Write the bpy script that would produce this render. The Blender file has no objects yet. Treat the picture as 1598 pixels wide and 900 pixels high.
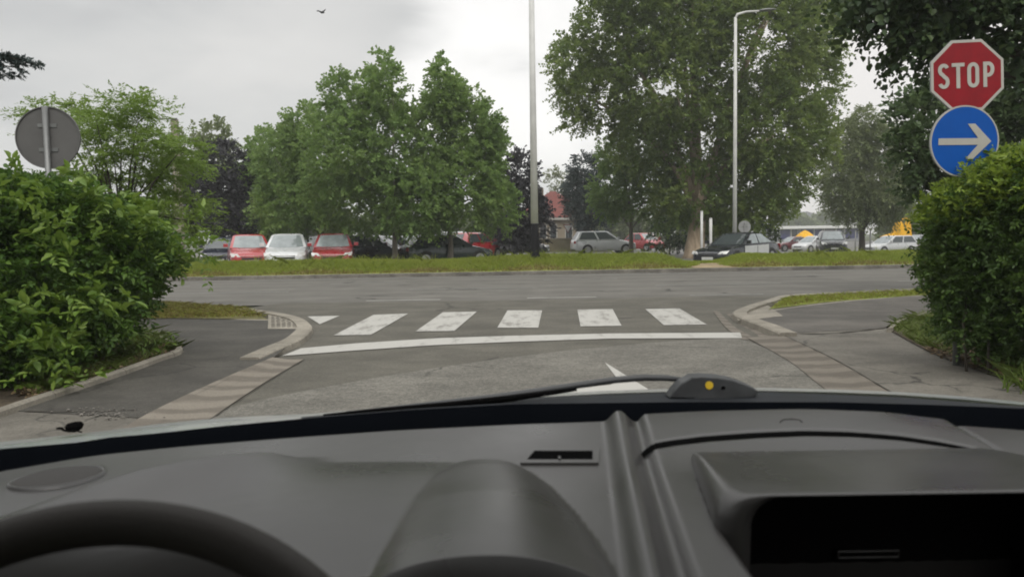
import bpy, bmesh, math, random
import numpy as np
from mathutils import Vector, Matrix

R = math.radians
scene = bpy.context.scene
COL = scene.collection

# ------------------------------------------------------------------ camera
FPX, CX, CY, W_PX = 1200.0, 799.0, 450.0, 1598.0
EYE = Vector((0.0, 0.0, 1.25))
PITCH, ROLL = math.atan(81 / 1200), R(-0.9)
CAM_M = Matrix.Rotation(math.pi / 2 - PITCH, 3, 'X') @ Matrix.Rotation(ROLL, 3, 'Z')
cam_data = bpy.data.cameras.new('camera')
cam_data.sensor_width = 36
cam_data.lens = 36 * FPX / W_PX
cam_data.clip_start = 0.05
cam_data.clip_end = 3000
cam_data.dof.use_dof = True
cam_data.dof.focus_distance = 28
cam_data.dof.aperture_fstop = 8.5
cam = bpy.data.objects.new('camera', cam_data)
COL.objects.link(cam)
cam.matrix_world = Matrix.Translation(EYE) @ CAM_M.to_4x4()
scene.camera = cam

# ------------------------------------------------------------------ overcast sky, veiled sun, exposure
SUN_EL, SUN_AZ = R(48), R(165)          # azimuth measured from +Y towards +X
def sun_dir():
    return Vector((math.sin(SUN_AZ) * math.cos(SUN_EL), math.cos(SUN_AZ) * math.cos(SUN_EL), math.sin(SUN_EL)))
sun_data = bpy.data.lights.new('sun', 'SUN')
sun_data.energy = 1.5
sun_data.angle = R(40)
sun_data.color = (1.0, 0.96, 0.9)
sun = bpy.data.objects.new('sun', sun_data)
COL.objects.link(sun)
sun.rotation_euler = (-sun_dir()).to_track_quat('-Z', 'Y').to_euler()

scene.render.engine = 'CYCLES'
scene.view_settings.view_transform = 'Standard'
scene.view_settings.look = 'None'
scene.view_settings.exposure = 0.0
scene.view_settings.gamma = 1.0
scene.view_settings.use_curve_mapping = False
scene.cycles.max_bounces = 6
scene.cycles.diffuse_bounces = 3
scene.cycles.glossy_bounces = 3
scene.cycles.transmission_bounces = 3
scene.cycles.transparent_max_bounces = 8
scene.cycles.caustics_reflective = False
scene.cycles.caustics_refractive = False
scene.cycles.use_denoising = True
scene.cycles.filter_width = 1.9

def ray(px, py):
    return CAM_M @ Vector(((px - CX) / FPX, -(py - CY) / FPX, -1.0))
def G(px, py, z=0.0):                  # where the line of sight meets a horizontal plane
    d = ray(px, py)
    return EYE + d * ((z - EYE.z) / d.z)
def D(px, py, y):                      # where it meets the plane at distance y
    d = ray(px, py)
    return EYE + d * (y / d.y)

def sst1(x, a, b):
    t = min(max((x - a) / (b - a), 0), 1); return t * t * (3 - 2 * t)
def gz(x, y):                          # the land drops gently to the far right
    return -.6 * sst1(x, 3, 30) * sst1(y, 27, 52)

class NT:
    """small helper to wire node trees"""
    def __init__(self, tree):
        self.t = tree; self.n = tree.nodes; self.l = tree.links
    def node(self, typ, **kw):
        nd = self.n.new(typ)
        for k, v in kw.items():
            if k == 'inp':
                for kk, vv in v.items():
                    if isinstance(vv, bpy.types.NodeSocket): self.l.new(vv, nd.inputs[kk])
                    else: nd.inputs[kk].default_value = vv
            else: setattr(nd, k, v)
        return nd
    def math(self, op, a, b=None, c=None, clamp=False):
        nd = self.n.new('ShaderNodeMath'); nd.operation = op; nd.use_clamp = clamp
        for i, v in enumerate((a, b, c)):
            if v is None: continue
            if isinstance(v, bpy.types.NodeSocket): self.l.new(v, nd.inputs[i])
            else: nd.inputs[i].default_value = v
        return nd.outputs[0]
    def mix(self, fac, a, b, blend='MIX'):
        nd = self.n.new('ShaderNodeMix'); nd.data_type = 'RGBA'; nd.blend_type = blend
        for i, v in ((0, fac), (6, a), (7, b)):
            if isinstance(v, bpy.types.NodeSocket): self.l.new(v, nd.inputs[i])
            elif i == 0: nd.inputs[0].default_value = v
            else: nd.inputs[i].default_value = (*v, 1) if len(v) == 3 else v
        return nd.outputs[2]
    def noise(self, vec, scale, detail=3, rough=0.55, dist=0.0):
        nd = self.node('ShaderNodeTexNoise', inp={'Scale': scale, 'Detail': detail, 'Roughness': rough, 'Distortion': dist})
        if vec is not None: self.l.new(vec, nd.inputs['Vector'])
        return nd.outputs[0]
    def ramp(self, fac, lo, hi, a=0.0, b=1.0, smooth=True):
        nd = self.n.new('ShaderNodeMapRange'); nd.interpolation_type = 'SMOOTHSTEP' if smooth else 'LINEAR'
        self.l.new(fac, nd.inputs[0])
        for i, v in zip((1, 2, 3, 4), (lo, hi, a, b)): nd.inputs[i].default_value = v
        return nd.outputs[0]
    def colramp(self, fac, stops):
        nd = self.n.new('ShaderNodeValToRGB'); cr = nd.color_ramp
        while len(cr.elements) < len(stops): cr.elements.new(0.5)
        for e, (p, c) in zip(cr.elements, stops): e.position = p; e.color = (*c, 1)
        self.l.new(fac, nd.inputs[0])
        return nd.outputs[0]

world = bpy.data.worlds.new('World')
scene.world = world
world.use_nodes = True
wt = NT(world.node_tree); wt.n.clear()
geo = wt.node('ShaderNodeTexCoord').outputs['Generated']
sep = wt.node('ShaderNodeSeparateXYZ', inp={0: geo})
sky = wt.node('ShaderNodeTexSky', sky_type='NISHITA')
sky.sun_disc = False; sky.sun_elevation = SUN_EL; sky.sun_rotation = SUN_AZ
# cloud deck: soft grey layers, brighter overhead, one thin patch where the light comes through
stretch = wt.node('ShaderNodeMapping', inp={'Vector': geo, 'Scale': (1.0, 1.0, 2.6)}).outputs[0]
n1 = wt.noise(stretch, 1.9, 4, 0.5, 0.4)
n2 = wt.noise(stretch, 5.5, 4, 0.55, 0.3)
nn = wt.math('ADD', wt.math('MULTIPLY', n1, 0.65), wt.math('MULTIPLY', n2, 0.35))
deck = wt.colramp(nn, [(0.34, (5.3, 5.35, 5.4)), (0.5, (6.75, 6.75, 6.65)), (0.66, (7.75, 7.65, 7.45))])
zen = wt.ramp(sep.outputs[2], 0.36, 0.95, 1.0, 2.7)
hor = wt.ramp(sep.outputs[2], 0.02, 0.20, 1.12, 1.0)
deck = wt.mix(1.0, deck, wt.node('ShaderNodeCombineColor', inp={0: zen, 1: zen, 2: zen}).outputs[0], 'MULTIPLY')
deck = wt.mix(1.0, deck, wt.node('ShaderNodeCombineColor', inp={0: hor, 1: hor, 2: hor}).outputs[0], 'MULTIPLY')
gd = ray(840, 120).normalized()
dt = wt.node('ShaderNodeVectorMath', operation='DOT_PRODUCT', inp={0: geo, 1: tuple(gd)}).outputs['Value']
glow = wt.math('ADD', wt.ramp(dt, 0.972, 0.9985, 0.0, 1.0), wt.math('MULTIPLY', wt.math('SUBTRACT', nn, 0.5), 2.2))
gap = wt.ramp(glow, 0.34, 1.12, 0.0, 1.0)
deck = wt.mix(gap, deck, (11.4, 11.25, 11.0))
wd = ray(1380, 170).normalized()
dt2 = wt.node('ShaderNodeVectorMath', operation='DOT_PRODUCT', inp={0: geo, 1: tuple(wd)}).outputs['Value']
deck = wt.mix(wt.ramp(dt2, 0.965, 0.998, 0.0, 0.8), deck, (10.2, 9.8, 9.5))
both = wt.mix(0.95, sky.outputs[0], deck)
bg = wt.node('ShaderNodeBackground', inp={'Color': both, 'Strength': 0.1})
wo = wt.node('ShaderNodeOutputWorld', inp={0: bg.outputs[0]})

# ------------------------------------------------------------------ materials
def new_mat(name):
    m = bpy.data.materials.new(name); m.use_nodes = True
    t = NT(m.node_tree)
    return m, t, t.n['Principled BSDF']
def plain(name, col, rough=0.5, metal=0.0, spec=0.5, vary=0.06, scale=6.0, coat=0.0, bump=0.0, bscale=200.0):
    """one colour with slight uneven wear and gloss"""
    m, t, b = new_mat(name)
    oc = t.node('ShaderNodeTexCoord').outputs['Object']
    n = t.noise(oc, scale, 5, 0.6)
    f = t.ramp(n, 0.3, 0.7, 1 - vary, 1 + vary)
    c = t.mix(1.0, col, t.node('ShaderNodeCombineColor', inp={0: f, 1: f, 2: f}).outputs[0], 'MULTIPLY')
    t.l.new(c, b.inputs['Base Color'])
    t.l.new(t.ramp(n, 0.3, 0.7, max(rough - .06, .02), min(rough + .06, 1)), b.inputs['Roughness'])
    b.inputs['Metallic'].default_value = metal
    b.inputs['Specular IOR Level'].default_value = spec
    b.inputs['Coat Weight'].default_value = coat
    b.inputs['Coat Roughness'].default_value = 0.08
    if bump:
        bn = t.node('ShaderNodeBump', inp={'Strength': bump, 'Distance': 0.002, 'Height': t.noise(oc, bscale, 2, 0.5)})
        t.l.new(bn.outputs[0], b.inputs['Normal'])
    return m
def asphalt(name, c1, c2, grain=140.0, gstr=0.25, stain=0.2, rough=0.85, patch=0.8, crack=0.0, tracks=0.0):
    m, t, b = new_mat(name)
    oc = t.node('ShaderNodeNewGeometry').outputs['Position']
    big = t.noise(oc, patch, 5, 0.6, 0.4)
    c = t.mix(t.ramp(big, 0.3, 0.7), c1, c2)
    st = t.noise(t.node('ShaderNodeMapping', inp={'Vector': oc, 'Scale': (0.8, 1.15, 1)}).outputs[0], 1.6, 5, 0.65)
    f = t.ramp(st, 0.35, 0.68, 1 - stain, 1 + stain * .5)
    g = t.noise(oc, grain, 2, 0.7)
    g2 = t.noise(oc, grain * 0.22, 3, 0.7)
    ff = t.math('MULTIPLY', f, t.math('ADD', t.ramp(g, 0.3, 0.7, 1 - gstr, 1 + gstr), t.ramp(g2, 0.3, 0.7, -gstr * .5, gstr * .5)))
    c = t.mix(1.0, c, t.node('ShaderNodeCombineColor', inp={0: ff, 1: ff, 2: ff}).outputs[0], 'MULTIPLY')
    if tracks:                         # lanes polished by tyres, running along the road
        sp = t.node('ShaderNodeSeparateXYZ', inp={0: oc})
        wv = t.math('SINE', t.math('ADD', t.math('MULTIPLY', sp.outputs[1], 3.9), t.math('MULTIPLY', t.noise(oc, .15, 2), 2.0)))
        tf = t.ramp(wv, -1, 1, 1 - tracks, 1 + tracks)
        c = t.mix(1.0, c, t.node('ShaderNodeCombineColor', inp={0: tf, 1: tf, 2: tf}).outputs[0], 'MULTIPLY')
    if crack:                          # branching cracks where the surface is tired
        wob = t.node('ShaderNodeTexNoise', inp={'Vector': oc, 'Scale': 3.0, 'Detail': 4}).outputs['Color']
        vec = t.node('ShaderNodeVectorMath', operation='ADD', inp={0: oc, 1: t.node('ShaderNodeVectorMath', operation='SCALE', inp={0: wob, 'Scale': .45}).outputs[0]}).outputs[0]
        vo = t.node('ShaderNodeTexVoronoi', feature='DISTANCE_TO_EDGE', inp={'Vector': vec, 'Scale': crack}).outputs[0]
        ln = t.math('MULTIPLY', t.ramp(vo, .004, .014, 1, 0), t.ramp(t.noise(oc, .5, 3), .5, .6))
        c = t.mix(t.math('MULTIPLY', ln, .75), c, (.03, .028, .025))
    t.l.new(c, b.inputs['Base Color'])
    b.inputs['Roughness'].default_value = rough
    b.inputs['Specular IOR Level'].default_value = 0.3
    bn = t.node('ShaderNodeBump', inp={'Strength': 0.5, 'Distance': 0.006, 'Height': g2})
    t.l.new(bn.outputs[0], b.inputs['Normal'])
    return m
def road_paint(name, col=(0.39, 0.38, 0.35), worn=(0.19, 0.18, 0.16), wear=0.5):
    m, t, b = new_mat(name)
    oc = t.node('ShaderNodeNewGeometry').outputs['Position']
    n = t.noise(t.node('ShaderNodeMapping', inp={'Vector': oc, 'Scale': (2.2, .6, 1)}).outputs[0], 2.4, 6, 0.7)
    fine = t.noise(oc, 60, 3, 0.7)
    f = t.ramp(t.math('ADD', n, t.math('MULTIPLY', t.math('SUBTRACT', fine, .5), .55)), wear, wear + .2)
    t.l.new(t.mix(f, col, worn), b.inputs['Base Color'])
    b.inputs['Roughness'].default_value = 0.7
    return m
def leaf_mat(name, dark, mid, light, transl=0.28, rough=0.5, spec=0.35, patch=0.0):
    m, t, b = new_mat(name)
    g = t.node('ShaderNodeNewGeometry')
    rnd = g.outputs['Random Per Island']
    if patch:
        big = t.noise(g.outputs['Position'], patch, 3, 0.6)
        rnd = t.math('ADD', t.math('MULTIPLY', rnd, 0.55), t.math('MULTIPLY', t.ramp(big, .3, .7), .45))
    c = t.colramp(rnd, [(0.05, dark), (0.5, mid), (0.95, light)])
    t.l.new(c, b.inputs['Base Color'])
    b.inputs['Roughness'].default_value = rough
    b.inputs['Specular IOR Level'].default_value = spec
    tr = t.node('ShaderNodeBsdfTranslucent', inp={'Color': t.mix(0.5, c, light)})
    ms = t.node('ShaderNodeMixShader', inp={0: transl, 1: b.outputs[0], 2: tr.outputs[0]})
    t.l.new(ms.outputs[0], t.n['Material Output'].inputs[0])
    return m
def bark_mat(name, c1, c2, scale=3.0):
    m, t, b = new_mat(name)
    oc = t.node('ShaderNodeTexCoord').outputs['Object']
    mp = t.node('ShaderNodeMapping', inp={'Vector': oc, 'Scale': (1, 1, 0.3)}).outputs[0]
    n = t.noise(mp, scale, 6, 0.7, 0.5)
    t.l.new(t.mix(t.ramp(n, 0.35, 0.65), c1, c2), b.inputs['Base Color'])
    b.inputs['Roughness'].default_value = 0.9
    bn = t.node('ShaderNodeBump', inp={'Strength': 0.7, 'Distance': 0.03, 'Height': n})
    t.l.new(bn.outputs[0], b.inputs['Normal'])
    return m

# ------------------------------------------------------------------ object helpers
def tag(o, label=None, cat=None, group=None, kind=None):
    if label: o['label'] = label
    if cat: o['category'] = cat
    if group: o['group'] = group
    if kind: o['kind'] = kind
    return o
def thing(name, label, cat, loc=(0, 0, 0), rz=0.0, group=None):
    o = bpy.data.objects.new(name, None); COL.objects.link(o)
    o.empty_display_size = 0.2
    o.location = loc; o.rotation_euler = (0, 0, rz)
    return tag(o, label, cat, group)
def link_mesh(name, me, mat, parent=None, smooth=False, loc=None):
    if mat is not None:
        for mm in (mat if isinstance(mat, (list, tuple)) else [mat]): me.materials.append(mm)
    if smooth: me.shade_smooth()
    o = bpy.data.objects.new(name, me); COL.objects.link(o)
    if parent is not None: o.parent = parent
    if loc is not None: o.location = loc
    return o
def from_bm(name, bm, mat, parent=None, smooth=False, bevel=0.0, seg=2, fixn=True):
    if fixn: bmesh.ops.recalc_face_normals(bm, faces=bm.faces)
    me = bpy.data.meshes.new(name); bm.to_mesh(me); bm.free()
    o = link_mesh(name, me, mat, parent, smooth)
    if bevel:
        md = o.modifiers.new('bevel', 'BEVEL'); md.width = bevel; md.segments = seg; md.limit_method = 'ANGLE'; md.angle_limit = R(35)
    return o
def bm_box(bm, x0, x1, y0, y1, z0, z1):
    vs = [bm.verts.new(p) for p in ((x0, y0, z0), (x1, y0, z0), (x1, y1, z0), (x0, y1, z0), (x0, y0, z1), (x1, y0, z1), (x1, y1, z1), (x0, y1, z1))]
    for f in ((3, 2, 1, 0), (4, 5, 6, 7), (0, 1, 5, 4), (1, 2, 6, 5), (2, 3, 7, 6), (3, 0, 4, 7)):
        bm.faces.new([vs[i] for i in f])
def bm_tube(bm, pts, rads, n=8, caps=True):
    pts = [Vector(p) for p in pts]
    if not isinstance(rads, (list, tuple)): rads = [rads] * len(pts)
    rings = []
    up = Vector((0.13, 0.21, 1)).normalized()
    for i, p in enumerate(pts):
        a = pts[max(i - 1, 0)]; b = pts[min(i + 1, len(pts) - 1)]
        d = (b - a).normalized()
        ref = up if abs(d.dot(up)) < 0.95 else Vector((1, 0.1, 0))
        s = d.cross(ref).normalized(); u = s.cross(d)
        rings.append([bm.verts.new(p + (s * math.cos(2 * math.pi * k / n) + u * math.sin(2 * math.pi * k / n)) * rads[i]) for k in range(n)])
    for i in range(len(rings) - 1):
        for k in range(n):
            bm.faces.new((rings[i][k], rings[i][(k + 1) % n], rings[i + 1][(k + 1) % n], rings[i + 1][k]))
    if caps:
        bm.faces.new(rings[0][::-1]); bm.faces.new(rings[-1])
def tube_obj(name, pts, rads, mat, parent=None, n=12, smooth=True):
    bm = bmesh.new(); bm_tube(bm, pts, rads, n)
    return from_bm(name, bm, mat, parent, smooth)
def box_obj(name, x0, x1, y0, y1, z0, z1, mat, parent=None, bevel=0.0):
    bm = bmesh.new(); bm_box(bm, x0, x1, y0, y1, z0, z1)
    return from_bm(name, bm, mat, parent, False, bevel)
def bm_prism(bm, loop, off):
    """a flat loop of points pushed along the vector off"""
    a = [bm.verts.new(p) for p in loop]; off = Vector(off)
    b = [bm.verts.new(Vector(p) + off) for p in loop]
    n = len(loop)
    bm.faces.new(a); bm.faces.new(b[::-1])
    for i in range(n): bm.faces.new((a[i], a[(i + 1) % n], b[(i + 1) % n], b[i]))
def prism_obj(name, loop, off, mat, parent=None, bevel=0.0):
    bm = bmesh.new(); bm_prism(bm, loop, off)
    return from_bm(name, bm, mat, parent, False, bevel)
def bm_grid(bm, rows):
    vs = [[bm.verts.new(p) for p in r] for r in rows]
    for i in range(len(vs) - 1):
        for k in range(len(vs[0]) - 1):
            bm.faces.new((vs[i][k], vs[i][k + 1], vs[i + 1][k + 1], vs[i + 1][k]))
    return vs
def grid_obj(name, rows, mat, parent=None, smooth=True):
    bm = bmesh.new(); bm_grid(bm, rows)
    return from_bm(name, bm, mat, parent, smooth)
def sheet(name, loop, z, mat, sub=None, parent=None):
    bm = bmesh.new()
    f = bm.faces.new([bm.verts.new((p[0], p[1], z)) for p in loop])
    if f.normal.z < 0: f.normal_flip()
    bmesh.ops.triangulate(bm, faces=bm.faces)
    bm.normal_update()
    for f in bm.faces:
        if f.normal.z < 0: f.normal_flip()
    return from_bm(name, bm, mat, parent, fixn=False)
def GP(pts, z=0.0):
    return [G(x, y, z) for x, y in pts]
def spline(pts, n):
    """smooth resample of a polyline"""
    p = np.array([list(q) for q in pts], float)
    s = np.r_[0, np.cumsum(np.linalg.norm(np.diff(p, axis=0), axis=1))]
    P = np.vstack([2 * p[0] - p[1], p, 2 * p[-1] - p[-2]])
    out = []
    for u in np.linspace(0, s[-1], n):
        i = int(min(max(np.searchsorted(s, u, 'right') - 1, 0), len(p) - 2))
        t = (u - s[i]) / max(s[i + 1] - s[i], 1e-9)
        a, b, c, d = P[i], P[i + 1], P[i + 2], P[i + 3]
        out.append(0.5 * (2 * b + (c - a) * t + (2 * a - 5 * b + 4 * c - d) * t * t + (3 * b - a - 3 * c + d) * t ** 3))
    return [Vector(q) for q in out]
def quads_mesh(name, V, F, mat, parent=None, smooth=False):
    me = bpy.data.meshes.new(name)
    nv, nf, k = len(V), len(F), F.shape[1]
    me.vertices.add(nv); me.vertices.foreach_set('co', np.ascontiguousarray(V, np.float32).ravel())
    me.loops.add(nf * k); me.loops.foreach_set('vertex_index', np.ascontiguousarray(F, np.int32).ravel())
    me.polygons.add(nf); me.polygons.foreach_set('loop_start', np.arange(0, nf * k, k, dtype=np.int32))
    me.update(calc_edges=True)
    return link_mesh(name, me, mat, parent, smooth)
def unit(a):
    return a / np.maximum(np.linalg.norm(a, axis=-1, keepdims=True), 1e-9)

# ------------------------------------------------------------------ foliage
def leaf_sprays(rng, pos, dirs, L, K, ll, lw, droop=0.25, flat=0.4, near=False):
    """every spray is a twig carrying K leaves on alternate sides; returns vertices and faces"""
    N = len(pos)
    dirs = unit(dirs)
    Ls = L * rng.uniform(0.6, 1.25, (N, 1))
    rnd = unit(rng.normal(size=(N, 3)) + np.array([0, 0, 1.2]) * flat * 3)
    s = unit(np.cross(dirs, rnd)); n = unit(np.cross(s, dirs))
    t = np.linspace(0.12, 1.0, K)[None, :, None]
    p = pos[:, None] + dirs[:, None] * t * Ls[:, None]
    p[..., 2] -= droop * (t[..., 0] ** 2) * Ls
    side = np.where(np.arange(K) % 2 == 0, 1.0, -1.0)[None, :, None]
    ld = dirs[:, None] * 0.6 + s[:, None] * side * 0.8 + rng.normal(0, .33, (N, K, 3))
    ld[..., 2] -= droop * .6
    ld = unit(ld)
    ln = unit(n[:, None] + rng.normal(0, .42, (N, K, 3)))
    wv = unit(np.cross(ld, ln)); ln = np.cross(wv, ld)
    sz = rng.uniform(.5, 1.25, (N, K, 1)) * rng.uniform(.8, 1.15, (N, 1, 1))
    a, w = ld * ll * sz, wv * lw * sz * .5
    up = ln * lw * sz * .22
    p = p.reshape(-1, 3); a = a.reshape(-1, 3); w = w.reshape(-1, 3); up = up.reshape(-1, 3)
    if near:
        vs = np.stack([p, p + a * .33 + w + up, p + a * .7 + w * .75 + up, p + a - up * .5, p + a * .7 - w * .75 + up, p + a * .33 - w + up], 1)
        f = np.array([[0, 1, 2, 3], [0, 3, 4, 5]])
    else:
        vs = np.stack([p, p + a * .5 + w + up, p + a, p + a * .5 - w + up], 1)
        f = np.array([[0, 1, 2, 3]])
    m = len(p); nvp = vs.shape[1]
    F = (np.arange(m)[:, None, None] * nvp + f[None]).reshape(-1, 4)
    return vs.reshape(-1, 3), F
def join_vf(parts):
    Vs, Fs, o = [], [], 0
    for V, F in parts:
        Vs.append(V); Fs.append(F + o); o += len(V)
    return np.vstack(Vs), np.vstack(Fs)
def blob_points(rng, blobs, n, shell=0.5, holes=0.0):
    """points in a set of ellipsoids (centre, radii), denser near their surface, plus outward directions"""
    B = np.array([list(c) + list(r) for c, r in blobs], float)
    wgt = (B[:, 3] * B[:, 4] + B[:, 4] * B[:, 5] + B[:, 3] * B[:, 5]); wgt /= wgt.sum()
    k = rng.choice(len(B), n, p=wgt)
    d = unit(rng.normal(size=(n, 3)))
    r = shell + (1 - shell) * np.sqrt(rng.uniform(0, 1, (n, 1)))
    r *= rng.uniform(.86, 1.1, (n, 1))
    pos = B[k, :3] + d * B[k, 3:] * r
    return pos, d, k
def px_blob(cx, cy, rx, ry, y, dz=None):
    c = D(cx, cy, y); s = y / FPX
    return (tuple(c), (rx * s, (dz if dz is not None else (rx + ry) * .5 * s), ry * s))
def clumpy(rng, pos, d, keep, scale, seed):
    """drops points where a soft random field is low, so gaps open between leaf clumps"""
    r2 = np.random.default_rng(seed)
    K = unit(r2.normal(size=(7, 3))) * (2 * math.pi / scale) * r2.uniform(.6, 1.6, (7, 1))
    f = np.cos(pos @ K.T + r2.uniform(0, 6.28, 7)).sum(1)
    thr = np.quantile(f, 1 - keep)
    m = f > thr
    return pos[m], d[m]
def tree(name, label, base, trunk_h, trunk_r, blobs, mat, bark, n, L, K, ll, lw, seed, group=None, cat='tree', lean=(0, 0), shell=.5,
         keep=.8, gap=1.2, droop=.25, updir=.35, limbs=7, near=False, flat=.4, hz=1.0, trunk_name='trunk', crown_name='crown', stems=None):
    """base point, trunk, limbs running to the leaf masses, and the leaf sprays themselves"""
    rng = np.random.default_rng(seed); rr = random.Random(seed)
    root = thing(name, label, cat, base, 0, group)
    b = Vector(base)
    bm = bmesh.new()
    top = Vector((lean[0], lean[1], trunk_h))
    pts = [Vector((0, 0, -.15)), Vector((0, 0, .05)) + top * .03, top * .3 + Vector((rr.uniform(-.05, .05), 0, 0)) * trunk_h * .3, top * .65, top]
    if stems:
        for (sx, sy, tx, ty, tz, r0) in stems:
            q = [Vector((sx, sy, -.1)), Vector((sx, sy, 0)).lerp(Vector((tx, ty, tz)), .4) + Vector((rr.uniform(-.06, .06), 0, 0)), Vector((tx, ty, tz))]
            bm_tube(bm, q, [r0, r0 * .8, r0 * .45], 7)
    else:
        bm_tube(bm, pts, [trunk_r * 1.55, trunk_r * 1.15, trunk_r * .95, trunk_r * .8, trunk_r * .6], 12)
    big = sorted(blobs, key=lambda q: -q[1][0] * q[1][2])
    for i in range(limbs):
        c, rad = big[i % len(big)]
        e = Vector(c) - b + Vector((rr.uniform(-.5, .5) * rad[0], rr.uniform(-.5, .5) * rad[1], rr.uniform(-.3, .5) * rad[2]))
        st = top * rr.uniform(.55, .98) if not stems else Vector((stems[i % len(stems)][2], stems[i % len(stems)][3], stems[i % len(stems)][4])) * .9
        mid = st.lerp(e, .5) + Vector((0, 0, .12 * (e - st).length))
        r0 = trunk_r * rr.uniform(.3, .5)
        bm_tube(bm, [st, mid, e], [r0, r0 * .6, r0 * .18], 6)
    from_bm(trunk_name, bm, bark, root, True)
    pos, d, k = blob_points(rng, blobs, n, shell)
    pos, d = clumpy(rng, pos, d, keep, gap, seed + 5)
    dirs = d * .8 + rng.normal(0, .45, d.shape) + np.array([0, 0, updir])
    dirs[:, 2] *= hz
    V, F = leaf_sprays(rng, pos, dirs, L, K, ll, lw, droop, flat, near)
    V = V - np.array(base)
    quads_mesh(crown_name, V, F, mat, root)
    return root

# ------------------------------------------------------------------ setting materials
M_MAIN = asphalt('main_road_asphalt', (0.115, 0.109, 0.096), (0.136, 0.129, 0.114), 90, .12, .14, crack=.22, tracks=.07)
M_NEW = asphalt('new_asphalt', (0.090, 0.084, 0.069), (0.108, 0.101, 0.083), 120, .25, .2, crack=.3)
M_OLD = asphalt('old_asphalt', (0.128, 0.121, 0.104), (0.150, 0.142, 0.122), 75, .36, .2, crack=.55)
M_PAVE_D = asphalt('pavement_dark', (0.060, 0.056, 0.049), (0.077, 0.072, 0.062), 110, .24, .24, crack=.5)
M_PAVE_L = asphalt('pavement_light', (0.122, 0.112, 0.095), (0.148, 0.137, 0.116), 90, .24, .22, crack=.6)
M_PAVE_R = asphalt('pavement_brown', (0.094, 0.087, 0.077), (0.115, 0.106, 0.093), 90, .18, .22)
M_LOT = asphalt('parking_asphalt', (0.13, 0.125, 0.12), (0.17, 0.165, 0.155), 60, .1, .2)
M_KERB = asphalt('kerb_concrete', (0.225, 0.205, 0.168), (0.28, 0.256, 0.212), 70, .16, .22, .9, 2.0)
M_KERB_OLD = asphalt('kerb_weathered', (0.12, 0.112, 0.098), (0.18, 0.168, 0.145), 50, .25, .35, .9, 1.2)
M_SOIL = asphalt('soil', (0.05, 0.038, 0.026), (0.09, 0.07, 0.046), 40, .4, .3, .95, 2.5)
M_DIRT = asphalt('dry_dirt', (0.27, 0.21, 0.125), (0.32, 0.25, 0.15), 30, .25, .3, .95, 1.5)
M_TURF = asphalt('turf', (0.16, 0.2, 0.03), (0.21, 0.225, 0.045), 20, .4, .3, .95, .6)
M_TURF_DRY = asphalt('dry_turf', (0.1, 0.09, 0.035), (0.15, 0.14, 0.05), 20, .4, .3, .95, .6)
M_FIELD = asphalt('far_ground', (0.05, 0.065, 0.025), (0.09, 0.095, 0.05), 2, .2, .3, .95, .1)
M_PAINT = road_paint('worn_road_paint', wear=.475)
M_PAINT_F = road_paint('faded_lane_paint', (0.25, 0.245, 0.23), (0.14, 0.135, 0.125), .50)
M_PAINT_N = road_paint('fresh_road_paint', wear=.545)

def gutter_mat(name, c1, c2, dark, ang, freq):
    m, t, b = new_mat(name)
    oc = t.node('ShaderNodeNewGeometry').outputs['Position']
    rot = t.node('ShaderNodeMapping', inp={'Vector': oc, 'Rotation': (0, 0, ang)}).outputs[0]
    sp = t.node('ShaderNodeSeparateXYZ', inp={0: rot})
    wob = t.noise(oc, 1.3, 3, .6)
    ph = t.math('FRACT', t.math('ADD', t.math('MULTIPLY', sp.outputs[1], freq), t.math('MULTIPLY', wob, 1.5)))
    band = t.math('ABSOLUTE', t.math('SUBTRACT', ph, .5))
    smear = t.noise(t.node('ShaderNodeMapping', inp={'Vector': rot, 'Scale': (1.2, 5, 1)}).outputs[0], 1.5, 6, .7)
    f = t.math('MULTIPLY', t.ramp(band, .14, .36), t.ramp(smear, .27, .48))
    g = t.noise(oc, 80, 3, .7)
    c = t.mix(t.noise(oc, 2.0, 5, .65), c1, c2)
    c = t.mix(t.math('MULTIPLY', f, .62), c, dark)
    gf = t.ramp(g, .3, .7, .82, 1.15)
    c = t.mix(1.0, c, t.node('ShaderNodeCombineColor', inp={0: gf, 1: gf, 2: gf}).outputs[0], 'MULTIPLY')
    t.l.new(c, b.inputs['Base Color']); b.inputs['Roughness'].default_value = .9
    bn = t.node('ShaderNodeBump', inp={'Strength': .4, 'Distance': .01, 'Height': smear})
    t.l.new(bn.outputs[0], b.inputs['Normal'])
    return m
M_GUT_L = gutter_mat('gutter_concrete', (0.165, 0.145, 0.117), (0.205, 0.182, 0.148), (0.075, 0.063, 0.05), R(-24), 2.7)
M_GUT_R = gutter_mat('gutter_brown', (0.128, 0.112, 0.09), (0.178, 0.157, 0.127), (0.066, 0.055, 0.044), R(30), 2.6)

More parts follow.
